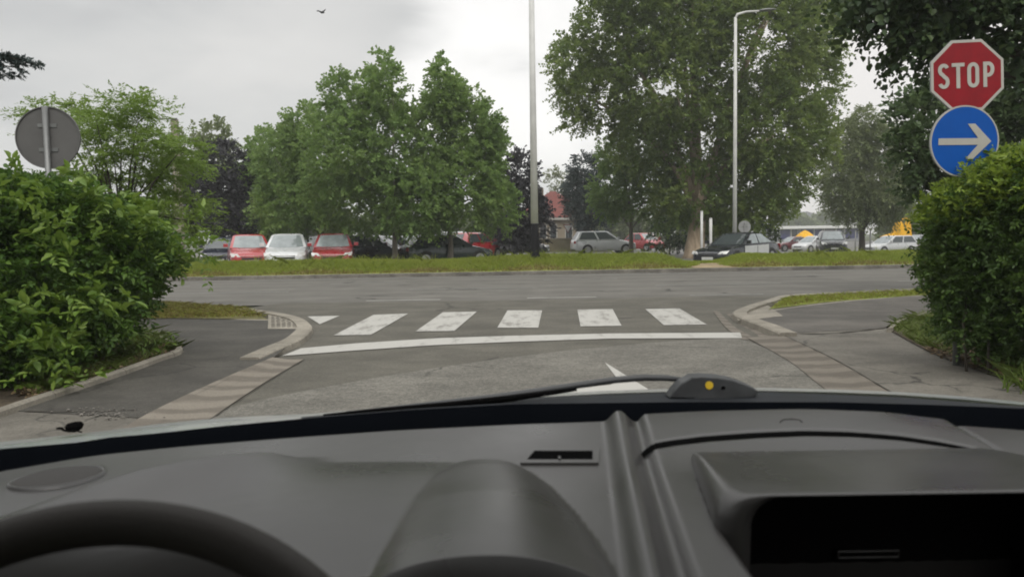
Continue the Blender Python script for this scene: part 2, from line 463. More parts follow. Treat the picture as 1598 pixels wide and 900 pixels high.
# ------------------------------------------------------------------ ground, roads, pavements
def struct(o):
    o['kind'] = 'structure'; return o
S = 340
gx = [-S, -200, -100, -40, -15, 0] + list(np.arange(3, 34, 3.0)) + [50, 90, 200, S]
gy = [-60, -40, 0, 15] + list(np.arange(26, 56, 3.0)) + [75, 100, 150, 250, S * 1.3]
struct(grid_obj('ground', [[(x, y, gz(x, y) - .03) for x in gx] for y in gy], M_FIELD, None, False))
slope = 0.036                                        # the main road runs slightly off square
def fy(x): return 24.86 + slope * (x - 0.03)         # far edge
def ny(x): return 15.15 + 0.012 * x                  # near edge
xs = [-160, -60, -20, 0, 20, 60, 160]
struct(sheet('main_road', [(x, ny(x) - .3) for x in xs] + [(x, fy(x) + .05) for x in xs[::-1]], 0.0, M_MAIN))
struct(sheet('side_road', GP([(385, 481), (440, 473), (560, 472), (900, 467), (1120, 462), (1215, 462), (1145, 488), (1200, 540), (1600, 760), (1600, 1500), (100, 1500), (-100, 900), (250, 640), (400, 575), (440, 540), (470, 520), (455, 497)]), 0.004, M_NEW))
struct(sheet('old_road_surface', GP([(290, 668), (335, 643), (420, 622), (500, 606), (600, 588), (700, 572), (800, 558), (900, 546), (1000, 537), (1060, 532), (1150, 527), (1200, 545), (1420, 640), (1600, 1500), (-200, 1500), (100, 800)]), 0.008, M_OLD))
struct(grid_obj('parking_lot', [[(x, (30.0 + .03 * x) * (1 - v) + 140 * v, gz(x, (30.0 + .03 * x) * (1 - v) + 140 * v) - .012) for x in [-90, -40, -12, 0] + list(np.arange(3, 34, 2.0)) + [50, 90]] for v in np.linspace(0, 1, 45) ** 1.6], M_LOT, None, False))

ZP = 0.05
PL = [(425, 559), (470, 522), (462, 512), (420, 512), (418, 497), (270, 495), (100, 500), (-200, 520), (-200, 660), (30, 641), (226, 652), (325, 606)]
struct(sheet('pavement', GP(PL, ZP), ZP, M_PAVE_D))
struct(sheet('pavement', GP([(-300, 652), (30, 641), (226, 640), (214, 656), (144, 714), (-60, 900), (-600, 900)], ZP - .004), ZP - .004, M_PAVE_L))
PR = [(1170, 497), (1222, 493), (1205, 483), (1290, 472), (1392, 462), (1450, 461), (1620, 462), (1620, 500), (1450, 486), (1402, 497), (1380, 512), (1215, 520)]
struct(sheet('pavement', GP(PR, ZP), ZP, M_PAVE_R))
struct(sheet('pavement', GP([(1212, 520), (1380, 511), (1470, 530), (1640, 570), (1800, 700), (1800, 900), (1503, 678), (1393, 613), (1303, 561), (1219, 522)], ZP - .004), ZP - .004, M_PAVE_L))
struct(sheet('paving_corner', GP([(1143, 487), (1190, 470), (1222, 493), (1172, 498), (1152, 500)], ZP + .004), ZP + .004, M_KERB))
# flush concrete gutters along the side road
def strip(name, left, right, z0, z1, mat, n=40):
    a = spline([G(x, y, z0) for x, y in left], n); b = spline([G(x, y, z1) for x, y in right], n)
    return struct(grid_obj(name, [[p, p.lerp(q, .5) - Vector((0, 0, .012)), q] for p, q in zip(a, b)], mat, None, False))
strip('gutter', [(140, 712), (212, 655), (320, 602), (425, 557)], [(270, 700), (335, 648), (410, 598), (474, 560)], ZP + .009, .014, M_GUT_L)
strip('gutter', [(1165, 526), (1230, 562), (1290, 608), (1400, 680)], [(1218, 521), (1300, 560), (1390, 612), (1500, 675)], .014, ZP + .004, M_GUT_R)
# the worn, earthy channel in front of the right kerb
strip('gutter', [(1112, 484), (1132, 510), (1160, 530)], [(1143, 489), (1172, 506), (1216, 522)], .012, .013, M_GUT_R)

def kerb(name, line, width_side, z, mat, w=.13, n=60, label=None):
    """a run of kerb stone with square section, joints every metre, along points on its visible top edge"""
    p = spline([Vector(q) for q in line], n)
    tot = sum((p[i + 1] - p[i]).length for i in range(n - 1)); stones = max(1, round(tot / 1.0)); per = 5
    if tot < 40:
        p = spline([Vector(q) for q in line], stones * per + 1); n = len(p)
    else: per = 10 ** 9
    rk = random.Random(int(tot * 1000)); dz = 0.0
    bm = bmesh.new(); prev = None; acc = 0
    for i, q in enumerate(p):
        d = (p[min(i + 1, n - 1)] - p[max(i - 1, 0)]); d.z = 0; d.normalize()
        s = Vector((-d.y, d.x, 0)) * width_side
        o = q; inn = q + s * w
        ring = [bm.verts.new((o.x - s.x * .015, o.y - s.y * .015, -.02)), bm.verts.new((o.x, o.y, z - .015)), bm.verts.new((o.x + s.x * .02, o.y + s.y * .02, z)),
                bm.verts.new((inn.x, inn.y, z)), bm.verts.new((inn.x, inn.y, -.02))]
        if prev:
            for k in range(4): bm.faces.new((prev[k], prev[k + 1], ring[k + 1], ring[k]))
        if prev is None or i == n - 1: bm.faces.new(ring)
        prev = ring
        if per < 1000 and i % per == 0 and 0 < i < n - 1:      # close this stone, open the next one a finger's width on
            bm.faces.new(ring[::-1]); dz = rk.uniform(-.005, .005)
            t_ = d * .009
            ring = [bm.verts.new(v_.co + t_ + Vector((0, 0, dz if v_.co.z > 0 else 0)) + s * rk.uniform(-.003, .003)) for v_ in ring]
            bm.faces.new(ring); prev = ring
    o = from_bm(name, bm, mat)
    return struct(o)
kerb('kerb', [G(x, y, .075) for x, y in [(405, 557), (440, 541), (470, 528), (486, 513), (484, 504), (470, 495), (440, 488), (385, 480)]], 1, .075, M_KERB, .2)
kerb('kerb', [G(x, y, .09) for x, y in [(1216, 519), (1190, 508), (1160, 497), (1143, 487), (1160, 478), (1190, 469), (1225, 460), (1300, 456), (1450, 449), (1700, 440)]], -1, .09, M_KERB, .2)
kerb('kerb', [(x, ny(x) - .3, .09) for x in (-60, -30, -15, -6.6)] , -1, .09, M_KERB_OLD, .13)
kerb('kerb', [(x, fy(x), .12) for x in (-60, -20, 0, 20, 60)], 1, .12, M_KERB_OLD, .2)
# thin concrete edgings round the planting beds and along the strips
kerb('edging', [G(x, y, .1) for x, y in [(-60, 660), (45, 624), (120, 600), (200, 574), (250, 556), (284, 544), (276, 533), (262, 527), (240, 519), (180, 512)]], 1, .1, M_KERB, .06, 80)
kerb('edging', [G(x, y, .1) for x, y in [(1384, 511), (1402, 497), (1424, 491), (1452, 485), (1500, 480)]], -1, .1, M_KERB, .06, 30)
kerb('edging', [G(x, y, ZP + .008) for x, y in [(418, 499), (270, 496), (100, 500)]], -1, ZP + .008, M_KERB, .07, 20)
kerb('edging', [G(x, y, ZP + .008) for x, y in [(1205, 484), (1290, 473), (1390, 464), (1440, 461)]], 1, ZP + .008, M_KERB, .07, 20)

# dark open joints between the pavement patches
M_JOINT = plain('tar_joint', (0.05, 0.045, 0.038), .8, 0, .1, .3, 8)
def joint(px, w=.02, z=ZP + .003):
    p = spline([G(x, y, z) for x, y in px], 30); rr = random.Random(len(px))
    rows = [[], []]
    for i, q in enumerate(p):
        d = p[min(i + 1, 29)] - p[max(i - 1, 0)]; s_ = Vector((-d.y, d.x, 0)).normalized() * w * rr.uniform(.3, 1.0) * .5
        rows[0].append(q + s_); rows[1].append(q - s_)
    struct(grid_obj('joint', rows, M_JOINT, None, False))
joint([(1216, 520), (1270, 520.5), (1330, 517), (1382, 511)], .05)
joint([(40, 641), (120, 642), (214, 639)], .025)
joint([(1222, 522), (1302, 560), (1392, 612)], .02, ZP + .008)
joint([(475, 560), (412, 598), (337, 648)], .012, .016)
# tactile paving: one slab field with raised ribs
root = thing('tactile_paving', 'pale ribbed tactile paving slab inside the curve of the left kerb', 'tactile paving', G(440, 502, ZP))
q = [G(x, y, ZP + .006) for x, y in [(419, 489), (440, 489), (466, 500), (476, 508), (470, 513), (418, 513)]]
o = sheet('slab', [(p.x - root.location.x, p.y - root.location.y) for p in q], .006, M_KERB, parent=root)
bm = bmesh.new()
for r in range(10):
    a = G(422, 490.5 + r * 2.2, ZP); b = G(424 + min(48, 20 + r * 5), 490.5 + r * 2.2, ZP)
    n = int((b - a).length / .075)
    for i in range(n):
        c = a.lerp(b, (i + .5) / n) - root.location
        bm_box(bm, c.x - .02, c.x + .02, c.y - .02, c.y + .02, .006, .014)
from_bm('stud', bm, M_KERB_OLD, root)['kind'] = 'stuff'

# planting beds and grass strips
struct(sheet('soil', GP([(-300, 720), (45, 625), (200, 576), (283, 545), (262, 528), (180, 512), (-300, 520)], .06), .06, M_SOIL))
struct(sheet('soil', GP([(1384, 512), (1402, 498), (1452, 486), (1700, 470), (2000, 620), (1700, 650), (1598, 600), (1520, 575), (1450, 548)], .06), .06, M_SOIL))
struct(sheet('grass_strip', GP([(-200, 502), (270, 496), (418, 498), (385, 481), (270, 471), (-200, 478)], .06), .06, M_TURF_DRY))
struct(sheet('grass_strip', GP([(1200, 482), (1225, 463), (1300, 458), (1450, 451), (1700, 443), (1700, 458), (1440, 460), (1290, 471)], .06), .06, M_TURF))

# raised verge beyond the main road
def vz(x, y):
    d = y - fy(x) - .2
    h = .42 + .05 * math.sin(x * .35) + .03 * math.sin(x * .9 + 1)
    dip = 1 - .86 * math.exp(-((x - 7.0) / 1.3) ** 4)
    up = min(max(d / 2.6, 0), 1); up = up * up * (3 - 2 * up)
    dn = min(max((d - 3.6) / 2.2, 0), 1); dn = dn * dn * (3 - 2 * dn)
    return .11 + (h - .11) * up * dip * (1 - dn) - .14 * dn
rows = []
for j in range(23):
    rows.append([(x, fy(x) + .2 + 6.2 * j / 22, vz(x, fy(x) + .2 + 6.2 * j / 22)) for x in np.arange(-45, 60.1, .5)])
struct(grid_obj('grass_verge', rows, M_TURF))
pp = []
for j in range(9):
    u = j / 8
    r = []
    for i in range(7):
        v = i / 6 - .5
        x = 6.6 + .5 * u + v * (1.5 - .5 * u + .3 * math.sin(7 * u + 3 * v)); y = fy(x) + .22 + 2.6 * u
        r.append((x, y, vz(x, y) + .012))
    pp.append(r)
struct(grid_obj('dirt_path', pp, M_DIRT))

# ------------------------------------------------------------------ painted markings
def mark(name, px, mat=M_PAINT, z=.012):
    return struct(sheet(name, GP(px, z), z, mat))
for q in ([(520, 523), (579, 522), (637, 489), (583, 491)], [(648, 517), (709, 516), (744, 486), (691, 487)], [(776, 511), (840, 511), (846, 484), (792, 484)],
          [(906, 509), (970, 508), (956, 482), (901, 483)], [(1036, 507), (1103, 506), (1060, 481), (1007, 482)]):
    mark('crossing_stripe', q, M_PAINT)
mark('give_way_triangle', [(480, 493.5), (530, 492.5), (499, 505.5)], M_PAINT_N)
mark('stop_line', [(440, 555), (470, 543), (560, 535), (680, 527.5), (800, 523.5), (950, 520), (1155, 518.5), (1158, 527), (950, 528), (800, 533), (680, 538), (560, 546)], M_PAINT_N)
mark('turn_arrow', [(944, 565), (1012, 607), (990, 612), (860, 618), (800, 622), (835, 612), (952, 600), (966, 594)], M_PAINT_N)
def dash(x0, x1, yy, w=.12, mat=M_PAINT_F):
    struct(sheet('lane_marking', [(x0, yy(x0)), (x1, yy(x1)), (x1, yy(x1) + w), (x0, yy(x0) + w)], .006, mat))
dash(-2.95, -1.45, lambda x: 15.45 + .012 * x, .1, M_PAINT_N); dash(.3, 1.7, lambda x: 15.45 + .012 * x, .1, M_PAINT_N); dash(3.6, 5.1, lambda x: 15.45 + .012 * x, .1, M_PAINT_F)
dash(-9.5, -6.1, lambda x: 15.25 + .012 * x, .1, M_PAINT_F)
for k in range(-6, 9):
    dash(k * 6.0 - 2.5, k * 6.0 + .6, lambda x: 18.6 + .024 * x, .11)
    dash(k * 6.0 - 5.1, k * 6.0 - 3.0, lambda x: 21.7 + .03 * x, .1)
for x0, x1 in ((-40, -9.3), (-8.5, -2.2), (-1.2, .9), (1.8, 6), (6.6, 11), (11.6, 40)):
    dash(x0, x1, lambda x: fy(x) - .55, .11)

# ------------------------------------------------------------------ grass blades
def grass(name, pts, h, w, mat, rng, lean=.35, kind='stuff'):
    n = len(pts)
    a = rng.uniform(0, 2 * math.pi, n); hh = h * rng.uniform(.45, 1.15, n); ww = w * rng.uniform(.6, 1.2, n)
    s = np.stack([np.cos(a), np.sin(a), np.zeros(n)], 1) * ww[:, None] * .5
    l = np.stack([rng.normal(0, lean, n), rng.normal(0, lean, n), np.ones(n)], 1)
    mid = pts + l * hh[:, None] * .55; l2 = l.copy(); l2[:, :2] *= 2.0
    tip = pts + l2 * hh[:, None] * np.array([1, 1, .95])
    V = np.stack([pts - s, pts + s, mid + s * .7, tip, mid - s * .7], 1).reshape(-1, 3)
    F = (np.arange(n)[:, None] * 5 + np.array([[0, 1, 2, 3, 4]]))
    o = quads_mesh(name, V, F, mat); o['kind'] = kind
    return o
M_GRASS = leaf_mat('verge_grass', (0.2, 0.262, 0.032), (0.262, 0.33, 0.044), (0.34, 0.37, 0.08), .58, .6, .2, patch=.35)
M_GRASS_DRY = leaf_mat('dry_grass', (0.17, 0.14, 0.04), (0.22, 0.19, 0.055), (0.28, 0.225, 0.09), .35, .7, .2, patch=.6)
M_GRASS_BED = leaf_mat('bed_grass', (0.07, 0.105, 0.02), (0.12, 0.18, 0.032), (0.19, 0.23, 0.06), .4, .55, .25, patch=1.2)
rng = np.random.default_rng(11)
n = 120000
x = rng.uniform(-19, 27, n); d = 5.2 * rng.beta(1.25, 1.15, n) + .12
y = np.array([fy(a) for a in x]) + .2 + d
ok = ~((np.abs(x - 6.6 - .5 * d / 2.6) < .62 - .1 * d + .12 * np.sin(3 * d)) & (d < 2.7))
x, y, d = x[ok], y[ok], d[ok]
pts = np.stack([x, y, [vz(a, b) for a, b in zip(x, y)]], 1)
low = (d < .75 + .35 * np.sin(x * 1.7) + .25 * rng.normal(size=len(x)))
nearcar = (np.abs(x - 8.2) < 2.2)
tag(grass('grass', pts[~low & ~nearcar], .15, .03, M_GRASS, rng), 'tall green grass on the verge across the main road', 'grass')
tag(grass('grass', pts[~low & nearcar], .1, .03, M_GRASS, rng), 'shorter green grass round the black sedan on the far verge', 'grass')
tall = (rng.uniform(size=len(x)) < .05) & ~low & ~nearcar & (np.sin(x * .8) + np.sin(x * 2.3 + d) > -.4)
tag(grass('grass', pts[tall], .36, .02, M_GRASS, rng, .5), 'scattered tall grass stalks on the far verge', 'grass')
tag(grass('grass', pts[low], .1, .028, M_GRASS_DRY, rng), 'dry yellowish grass along the far kerb', 'grass')
def poly_pts(px, n, z, rng):
    P = [G(a, b, z) for a, b in px]; xy = np.array([[p.x, p.y] for p in P])
    lo, hi = xy.min(0), xy.max(0)
    q = rng.uniform(lo, hi, (n, 2)); ins = np.zeros(n, bool)
    j = len(xy) - 1
    for i in range(len(xy)):
        xi, yi, xj, yj = *xy[i], *xy[j]
        c = ((yi > q[:, 1]) != (yj > q[:, 1])) & (q[:, 0] < (xj - xi) * (q[:, 1] - yi) / (yj - yi + 1e-9) + xi)
        ins ^= c; j = i
    q = q[ins]
    return np.c_[q, np.full(len(q), z)]
tag(grass('grass', poly_pts([(120, 500), (270, 496), (414, 494), (384, 481), (270, 472), (120, 478)], 14000, .06, rng), .065, .010, M_GRASS_DRY, rng, .6), 'thin dry grass strip by the left pavement', 'grass')
tag(grass('grass', poly_pts([(1205, 480), (1228, 464), (1300, 459), (1450, 452), (1560, 446), (1560, 458), (1440, 460), (1290, 470)], 12000, .06, rng), .065, .011, M_GRASS, rng, .6), 'green grass strip by the right pavement', 'grass')
tag(grass('grass', poly_pts([(1205, 480), (1228, 464), (1300, 459), (1450, 452), (1560, 446), (1560, 458), (1440, 460), (1290, 470)], 7000, .06, rng), .06, .011, M_GRASS_DRY, rng, .7), 'dry blades among the grass strip by the right pavement', 'grass')
tag(grass('grass', poly_pts([(120, 500), (270, 496), (414, 494), (384, 481), (270, 472), (120, 478)], 6000, .06, rng), .06, .010, M_GRASS, rng, .6), 'green blades among the dry grass strip by the left pavement', 'grass')
tag(grass('grass', poly_pts([(50, 622), (200, 574), (282, 544), (262, 528), (210, 515), (100, 560)], 9000, .06, rng), .11, .007, M_GRASS_BED, rng, .6), 'uncut grass at the foot of the left shrub', 'grass')
tag(grass('grass', poly_pts([(1386, 512), (1404, 498), (1452, 487), (1500, 520), (1495, 556), (1440, 540)], 11000, .06, rng), .085, .006, M_GRASS_BED, rng, .7), 'uncut grass at the foot of the right hedge', 'grass')
tag(grass('grass', poly_pts([(1560, 610), (1575, 585), (1640, 575), (1700, 640)], 500, .06, rng), .2, .02, M_GRASS_BED, rng, .6), 'leafy weeds at the pavement edge by the right hedge', 'grass')
# loose grit and stones where the pavement patch ends
M_STONE = plain('stones', (0.15, 0.14, 0.125), .9, 0, .2, .4, 30)
bm = bmesh.new(); rs_ = random.Random(4)
for k in range(120):
    c = G(rs_.gauss(180, 34), rs_.gauss(645, 5), ZP + .004); r = rs_.choice((.004, .006, .009, .016 if k % 9 == 0 else .006))
    bmesh.ops.create_icosphere(bm, subdivisions=1, radius=r, matrix=Matrix.Translation((c.x, c.y, c.z + r * .3)) @ Matrix.Diagonal((1, rs_.uniform(.7, 1.2), .6, 1)))
tag(from_bm('gravel', bm, M_STONE), 'loose stones and grit on the left pavement edge', 'gravel', None, 'stuff')
# fallen leaves and litter on the soil
M_LITTER = leaf_mat('leaf_litter', (0.06, 0.04, 0.025), (0.11, 0.075, 0.04), (0.2, 0.15, 0.09), .1, .8, .2)
def litter(pts, rng, label):
    n = len(pts); V, F = leaf_sprays(rng, pts + np.array([0, 0, .015]), rng.normal(size=(n, 3)) * np.array([1, 1, .15]), .05, 3, .05, .03, 0.0, 2.0)
    V[:, 2] = np.maximum(V[:, 2], .062)
    o = quads_mesh('leaf_litter', V, F, M_LITTER); tag(o, label, 'leaf litter', None, 'stuff')
litter(poly_pts([(45, 624), (200, 575), (283, 545), (200, 540), (20, 600)], 1500, .06, rng), rng, 'brown leaf litter under the left shrub')
litter(poly_pts([(1440, 548), (1598, 600), (1680, 620), (1680, 560), (1500, 530)], 1500, .06, rng), rng, 'brown leaf litter under the right hedge')

# ------------------------------------------------------------------ trees
BK_GREY = bark_mat('bark_grey', (0.12, 0.105, 0.085), (0.24, 0.21, 0.17))
BK_PLANE = bark_mat('bark_plane', (0.2, 0.15, 0.1), (0.4, 0.32, 0.23), 1.6)
BK_DARK = bark_mat('bark_dark', (0.035, 0.03, 0.025), (0.08, 0.065, 0.05))
LF_ROW = leaf_mat('leaf_row', (0.112, 0.195, 0.052), (0.172, 0.275, 0.072), (0.245, 0.34, 0.098), .48, .5, .3, .35)
LF_PLANE = leaf_mat('leaf_plane', (0.076, 0.13, 0.032), (0.15, 0.22, 0.05), (0.255, 0.315, 0.08), .47, .5, .3, .45)
LF_PLUM = leaf_mat('leaf_plum', (0.02, 0.02, 0.028), (0.036, 0.034, 0.044), (0.06, 0.058, 0.062), .15, .5, .35)
LF_BLUE = leaf_mat('leaf_spruce', (0.03, 0.046, 0.046), (0.05, 0.072, 0.07), (0.08, 0.105, 0.094), .1, .6, .3)
LF_SUMAC = leaf_mat('leaf_feathery', (0.11, 0.185, 0.03), (0.175, 0.27, 0.046), (0.245, 0.335, 0.08), .45, .5, .3, .8)
LF_WILLOW = leaf_mat('leaf_willow', (0.115, 0.155, 0.06), (0.175, 0.22, 0.088), (0.235, 0.27, 0.125), .42, .55, .3, .4)
LF_MAPLE = leaf_mat('leaf_maple', (0.024, 0.048, 0.018), (0.044, 0.078, 0.028), (0.085, 0.125, 0.045), .2, .45, .35)
LF_RIGHT = leaf_mat('leaf_right', (0.042, 0.076, 0.03), (0.076, 0.122, 0.047), (0.125, 0.175, 0.07), .3, .5, .35, .7)
LF_YOUNG = leaf_mat('leaf_young', (0.1, 0.13, 0.05), (0.16, 0.19, 0.08), (0.22, 0.24, 0.12), .3, .5, .3)
LF_SHRUB = leaf_mat('leaf_shrub', (0.034, 0.075, 0.014), (0.064, 0.132, 0.02), (0.125, 0.21, 0.033), .32, .45, .3, 1.4)
LF_SHRUB_T = leaf_mat('leaf_shrub_tip', (0.09, 0.16, 0.02), (0.14, 0.23, 0.03), (0.2, 0.29, 0.05), .35, .42, .4)
LF_HEDGE = leaf_mat('leaf_hedge', (0.038, 0.076, 0.018), (0.07, 0.13, 0.027), (0.125, 0.195, 0.042), .34, .42, .35, 1.8)
LF_HEDGE_T = leaf_mat('leaf_hedge_tip', (0.13, 0.2, 0.02), (0.19, 0.28, 0.03), (0.27, 0.35, 0.05), .4, .4, .4)

def gb(px, y, z=0.0):
    p = D(px, 380, y); return (p.x, y, z + gz(p.x, y))
B = px_blob
# row of bright green trees behind the parked cars
RB = 'row of green trees in the parking lot'
def rowtree(px, y, blobs, label, seed, n=1500, tr=.13, hh=2.6, mat=LF_ROW, group=RB, **kw):
    return tree('leafy_tree', label, gb(px, y), hh, tr, [B(*b, y + (i % 3 - 1) * .7) for i, b in enumerate(blobs)], mat, BK_GREY, int(n * 2.2), .48, 11, .17, .12, seed, group, gap=1.35, keep=.72, shell=.42, **kw)
rowtree(617, 33.5, [(600, 140, 30, 50), (602, 104, 13, 28), (560, 175, 50, 55), (540, 240, 70, 70), (610, 230, 75, 75), (560, 310, 85, 55), (640, 310, 75, 55), (530, 150, 22, 34)], 'tallest green tree of the parking row, with one pointed top', 21, 2300)
rowtree(702, 34.5, [(688, 140, 20, 40), (688, 108, 9, 20), (728, 172, 22, 42), (700, 160, 24, 36), (740, 215, 45, 55), (690, 215, 60, 70), (720, 290, 72, 60), (765, 250, 24, 60), (770, 320, 34, 45), (660, 320, 60, 45)], 'green tree with a slim second peak and a ragged right side', 22, 2300)
rowtree(478, 37, [(472, 205, 26, 42), (445, 260, 40, 62), (490, 260, 48, 75), (450, 325, 52, 45), (520, 320, 50, 45)], 'green tree left of the tallest parking row tree', 23, 1500)
rowtree(420, 41, [(415, 245, 22, 44), (405, 300, 30, 60), (438, 300, 38, 62), (412, 340, 34, 30)], 'narrow green tree beside the purple plum tree', 24, 900)
# dark plum trees
def plum(px, y, blobs, label, seed, n=900, mat=LF_PLUM):
    return tree('plum_tree', label, gb(px, y), 1.6, .12, [B(*b, y + (i % 3 - 1) * .5) for i, b in enumerate(blobs)], mat, BK_DARK, int(n * 1.5), .45, 9, .2, .13, seed, None, gap=1.1, keep=.86)
plum(345, 40, [(350, 265, 34, 42), (340, 310, 46, 48), (322, 340, 36, 34), (368, 335, 32, 40), (302, 318, 26, 40), (384, 318, 20, 46)], 'dark purple plum tree behind the left shrub', 31, 1400)
plum(813, 44, [(812, 275, 26, 36), (806, 325, 38, 45), (826, 340, 34, 45), (798, 360, 26, 26)], 'dark purple tree behind the white lamp pole', 32, 1100)
tree('spruce_tree', 'dark bluish tree right of the red roofed house', gb(914, 58), 2.0, .14, [B(914, 270, 20, 26, 58), B(908, 305, 26, 34, 58), B(920, 325, 28, 30, 58)], LF_BLUE, BK_DARK, 1500, .7, 9, .28, .12, 33)
tree('young_tree', 'thin pale green tree top above the red roof', gb(870, 88), 5, .1, [B(868, 285, 14, 22, 88), B(876, 305, 12, 22, 88), B(872, 330, 12, 12, 88)], LF_YOUNG, BK_GREY, 260, .9, 7, .34, .2, 34, keep=.7)
tree('leafy_tree', 'green tree with a pointed top behind the plum tree', gb(336, 46), 3, .14, [B(338, 225, 20, 34, 46), B(332, 255, 28, 34, 46), B(360, 250, 18, 26, 46), B(290, 240, 22, 34, 46), B(272, 285, 34, 40, 46)], LF_WILLOW, BK_GREY, 900, .62, 9, .24, .15, 35, keep=.8)
# green trees left of the big plane
rowtree(985, 46, [(965, 245, 32, 36), (1000, 240, 40, 44), (960, 300, 42, 40), (1010, 300, 50, 44), (1040, 318, 34, 34), (948, 318, 22, 24)], 'green tree behind the silver estate car', 25, 1500, .14, 2.6, LF_ROW, None)
# the big plane tree
PY = 41
plane_blobs = [(1060, 30, 110, 75), (960, 60, 70, 60), (905, 105, 42, 45), (880, 90, 18, 20), (930, 150, 60, 42), (900, 185, 22, 18), (1040, 130, 90, 80), (1010, 215, 60, 55), (1110, 215, 95, 75), (1190, 60, 100, 85),
               (1275, 60, 42, 50), (1255, 130, 55, 60), (1200, 200, 85, 75), (1265, 215, 38, 48), (1150, 290, 70, 55), (1212, 275, 48, 55), (1080, 300, 65, 45), (1222, 305, 24, 28), (1180, 332, 40, 28), (1120, 330, 50, 34),
               (1100, -60, 120, 90), (1010, -40, 90, 80), (1220, -40, 90, 80)]
pb = gb(1083, PY, -.02)
tree('plane_tree', 'huge plane tree with a thick pale leaning trunk', pb, 3.6, .5, [B(*b, PY + (-.8, .6, 1.4)[i % 3], min((b[2] + b[3]) * .5 * PY / 1200, 2.6)) for i, b in enumerate(plane_blobs)], LF_PLANE, BK_PLANE, 17000, .66, 12, .185, .135, 41, lean=(.45, .3), gap=1.5, keep=.92, limbs=14, shell=.42)
# low dark growth behind the cars
for i, (px, y, w, h, lab) in enumerate(((1045, 52, 30, 26, 'dark bush between the silver estate car and the plane tree trunk'), (1160, 46, 46, 24, 'dark bush behind the black sedan'), (765, 49, 26, 22, 'dark bush behind the red car with the raised boot'))):
    tree('bush', lab, gb(px, y), .6, .05, [B(px, 362, w, h, y), B(px - w * .5, 368, w * .6, h * .8, y), B(px + w * .6, 368, w * .5, h * .7, y)], LF_MAPLE, BK_DARK, 420, .5, 8, .2, .13, 60 + i, cat='bush', limbs=4)
# willow right of the plane
tree('willow_tree', 'soft grey green willow tree between the plane tree and the signs', gb(1345, 52), 2.4, .22,
     [B(1350, 195, 22, 28, 52), B(1330, 225, 36, 36, 52), B(1370, 230, 30, 38, 52), B(1320, 275, 40, 42, 52), B(1365, 285, 44, 48, 52), B(1395, 300, 20, 40, 52), B(1345, 315, 46, 26, 52), B(1385, 318, 24, 26, 52), B(1312, 300, 22, 26, 52)],
     LF_WILLOW, BK_DARK, 4200, .75, 11, .28, .095, 42, shell=.3, droop=.6, gap=1.3, keep=.82, updir=.1)
rng2 = random.Random(5)
# far tree line: individual trees well behind everything
FAR = 'trees along the far edge of the parking lot'
far = [(-120, 95, 120, 60), (60, 110, 130, 50), (215, 100, 110, 44), (470, 95, 120, 46), (640, 105, 150, 40), (760, 98, 100, 42), (960, 108, 80, 52), (1090, 100, 110, 50), (1240, 270, 60, 30), (1290, 280, 46, 34), (1420, 110, 70, 44), (1520, 100, 110, 60), (1680, 95, 130, 70)]
for i, (px, y, w, h) in enumerate(far):
    tree('distant_tree', 'green tree far off in the line behind the parking lot', gb(px, y), 2.5, .2, [B(px, 372 - h * .55, w * .38, h * .5, y), B(px - w * .3, 372 - h * .4, w * .3, h * .42, y + 1), B(px + w * .3, 372 - h * .38, w * .3, h * .4, y - 1)], LF_WILLOW, BK_DARK, 800, 1.2 * max(1, y / 120), 9, .62 * max(1, y / 120), .45 * max(1, y / 120), 70 + i, FAR, limbs=4, gap=3 * max(1, y / 120), keep=.88)

# feathery light tree over the left shrub
sb = []
rs = random.Random(8)
for (cx, cy, rx) in ((70, 168, 44), (110, 158, 40), (150, 172, 46), (205, 150, 44), (232, 160, 26), (120, 200, 60), (190, 192, 60), (240, 205, 48), (150, 228, 70), (230, 232, 60), (278, 212, 30), (180, 262, 80), (262, 262, 50), (290, 240, 26), (120, 265, 60), (235, 295, 66), (290, 305, 34), (180, 310, 80), (300, 335, 24)):
    sb.append(B(cx, cy + 14, rx * .86, 6 + rs.random() * 5, 12.5 + rs.uniform(-.8, .8), .5))
tree('feathery_tree', 'light green feathery tree with flat layered sprays behind the left shrub', gb(190, 12.5), 1.5, .06, sb, LF_SUMAC, BK_DARK, 2500, .36, 18, .075, .027, 43, shell=.1, gap=.6, keep=.74, limbs=18, droop=.16, updir=.1, flat=1.6, hz=.35)
# ------------------------------------------------------------------ near planting
def shrub(name, label, cat, base, blobs, mat, n, L, K, ll, lw, seed, stems, tip=None, tipn=0, tip_blobs=None, updir=.3, droop=.2, gap=.6, keep=.86, shell=.62, tipL=None, trunk_name='stem'):
    root = tree(name, label, base, 1.0, .018, blobs, mat, BK_DARK, n, L, K, ll, lw, seed, None, cat, shell=shell, keep=keep, gap=gap, droop=droop, updir=updir, limbs=7, near=True, flat=.5, trunk_name=trunk_name, crown_name='foliage', stems=stems)
    if tip:
        rng = np.random.default_rng(seed + 99)
        pos, d, k = blob_points(rng, tip_blobs or blobs, tipn, .93)
        keepm = d[:, 2] > -.1
        pos, d = pos[keepm], d[keepm]
        dirs = d * .7 + rng.normal(0, .3, d.shape) + np.array([0, 0, .7])
        V, F = leaf_sprays(rng, pos, dirs, tipL or L, K, ll, lw, droop, .5, True)
        quads_mesh('young_shoots', V - np.array(base), F, tip, root)
    return root
lb = []
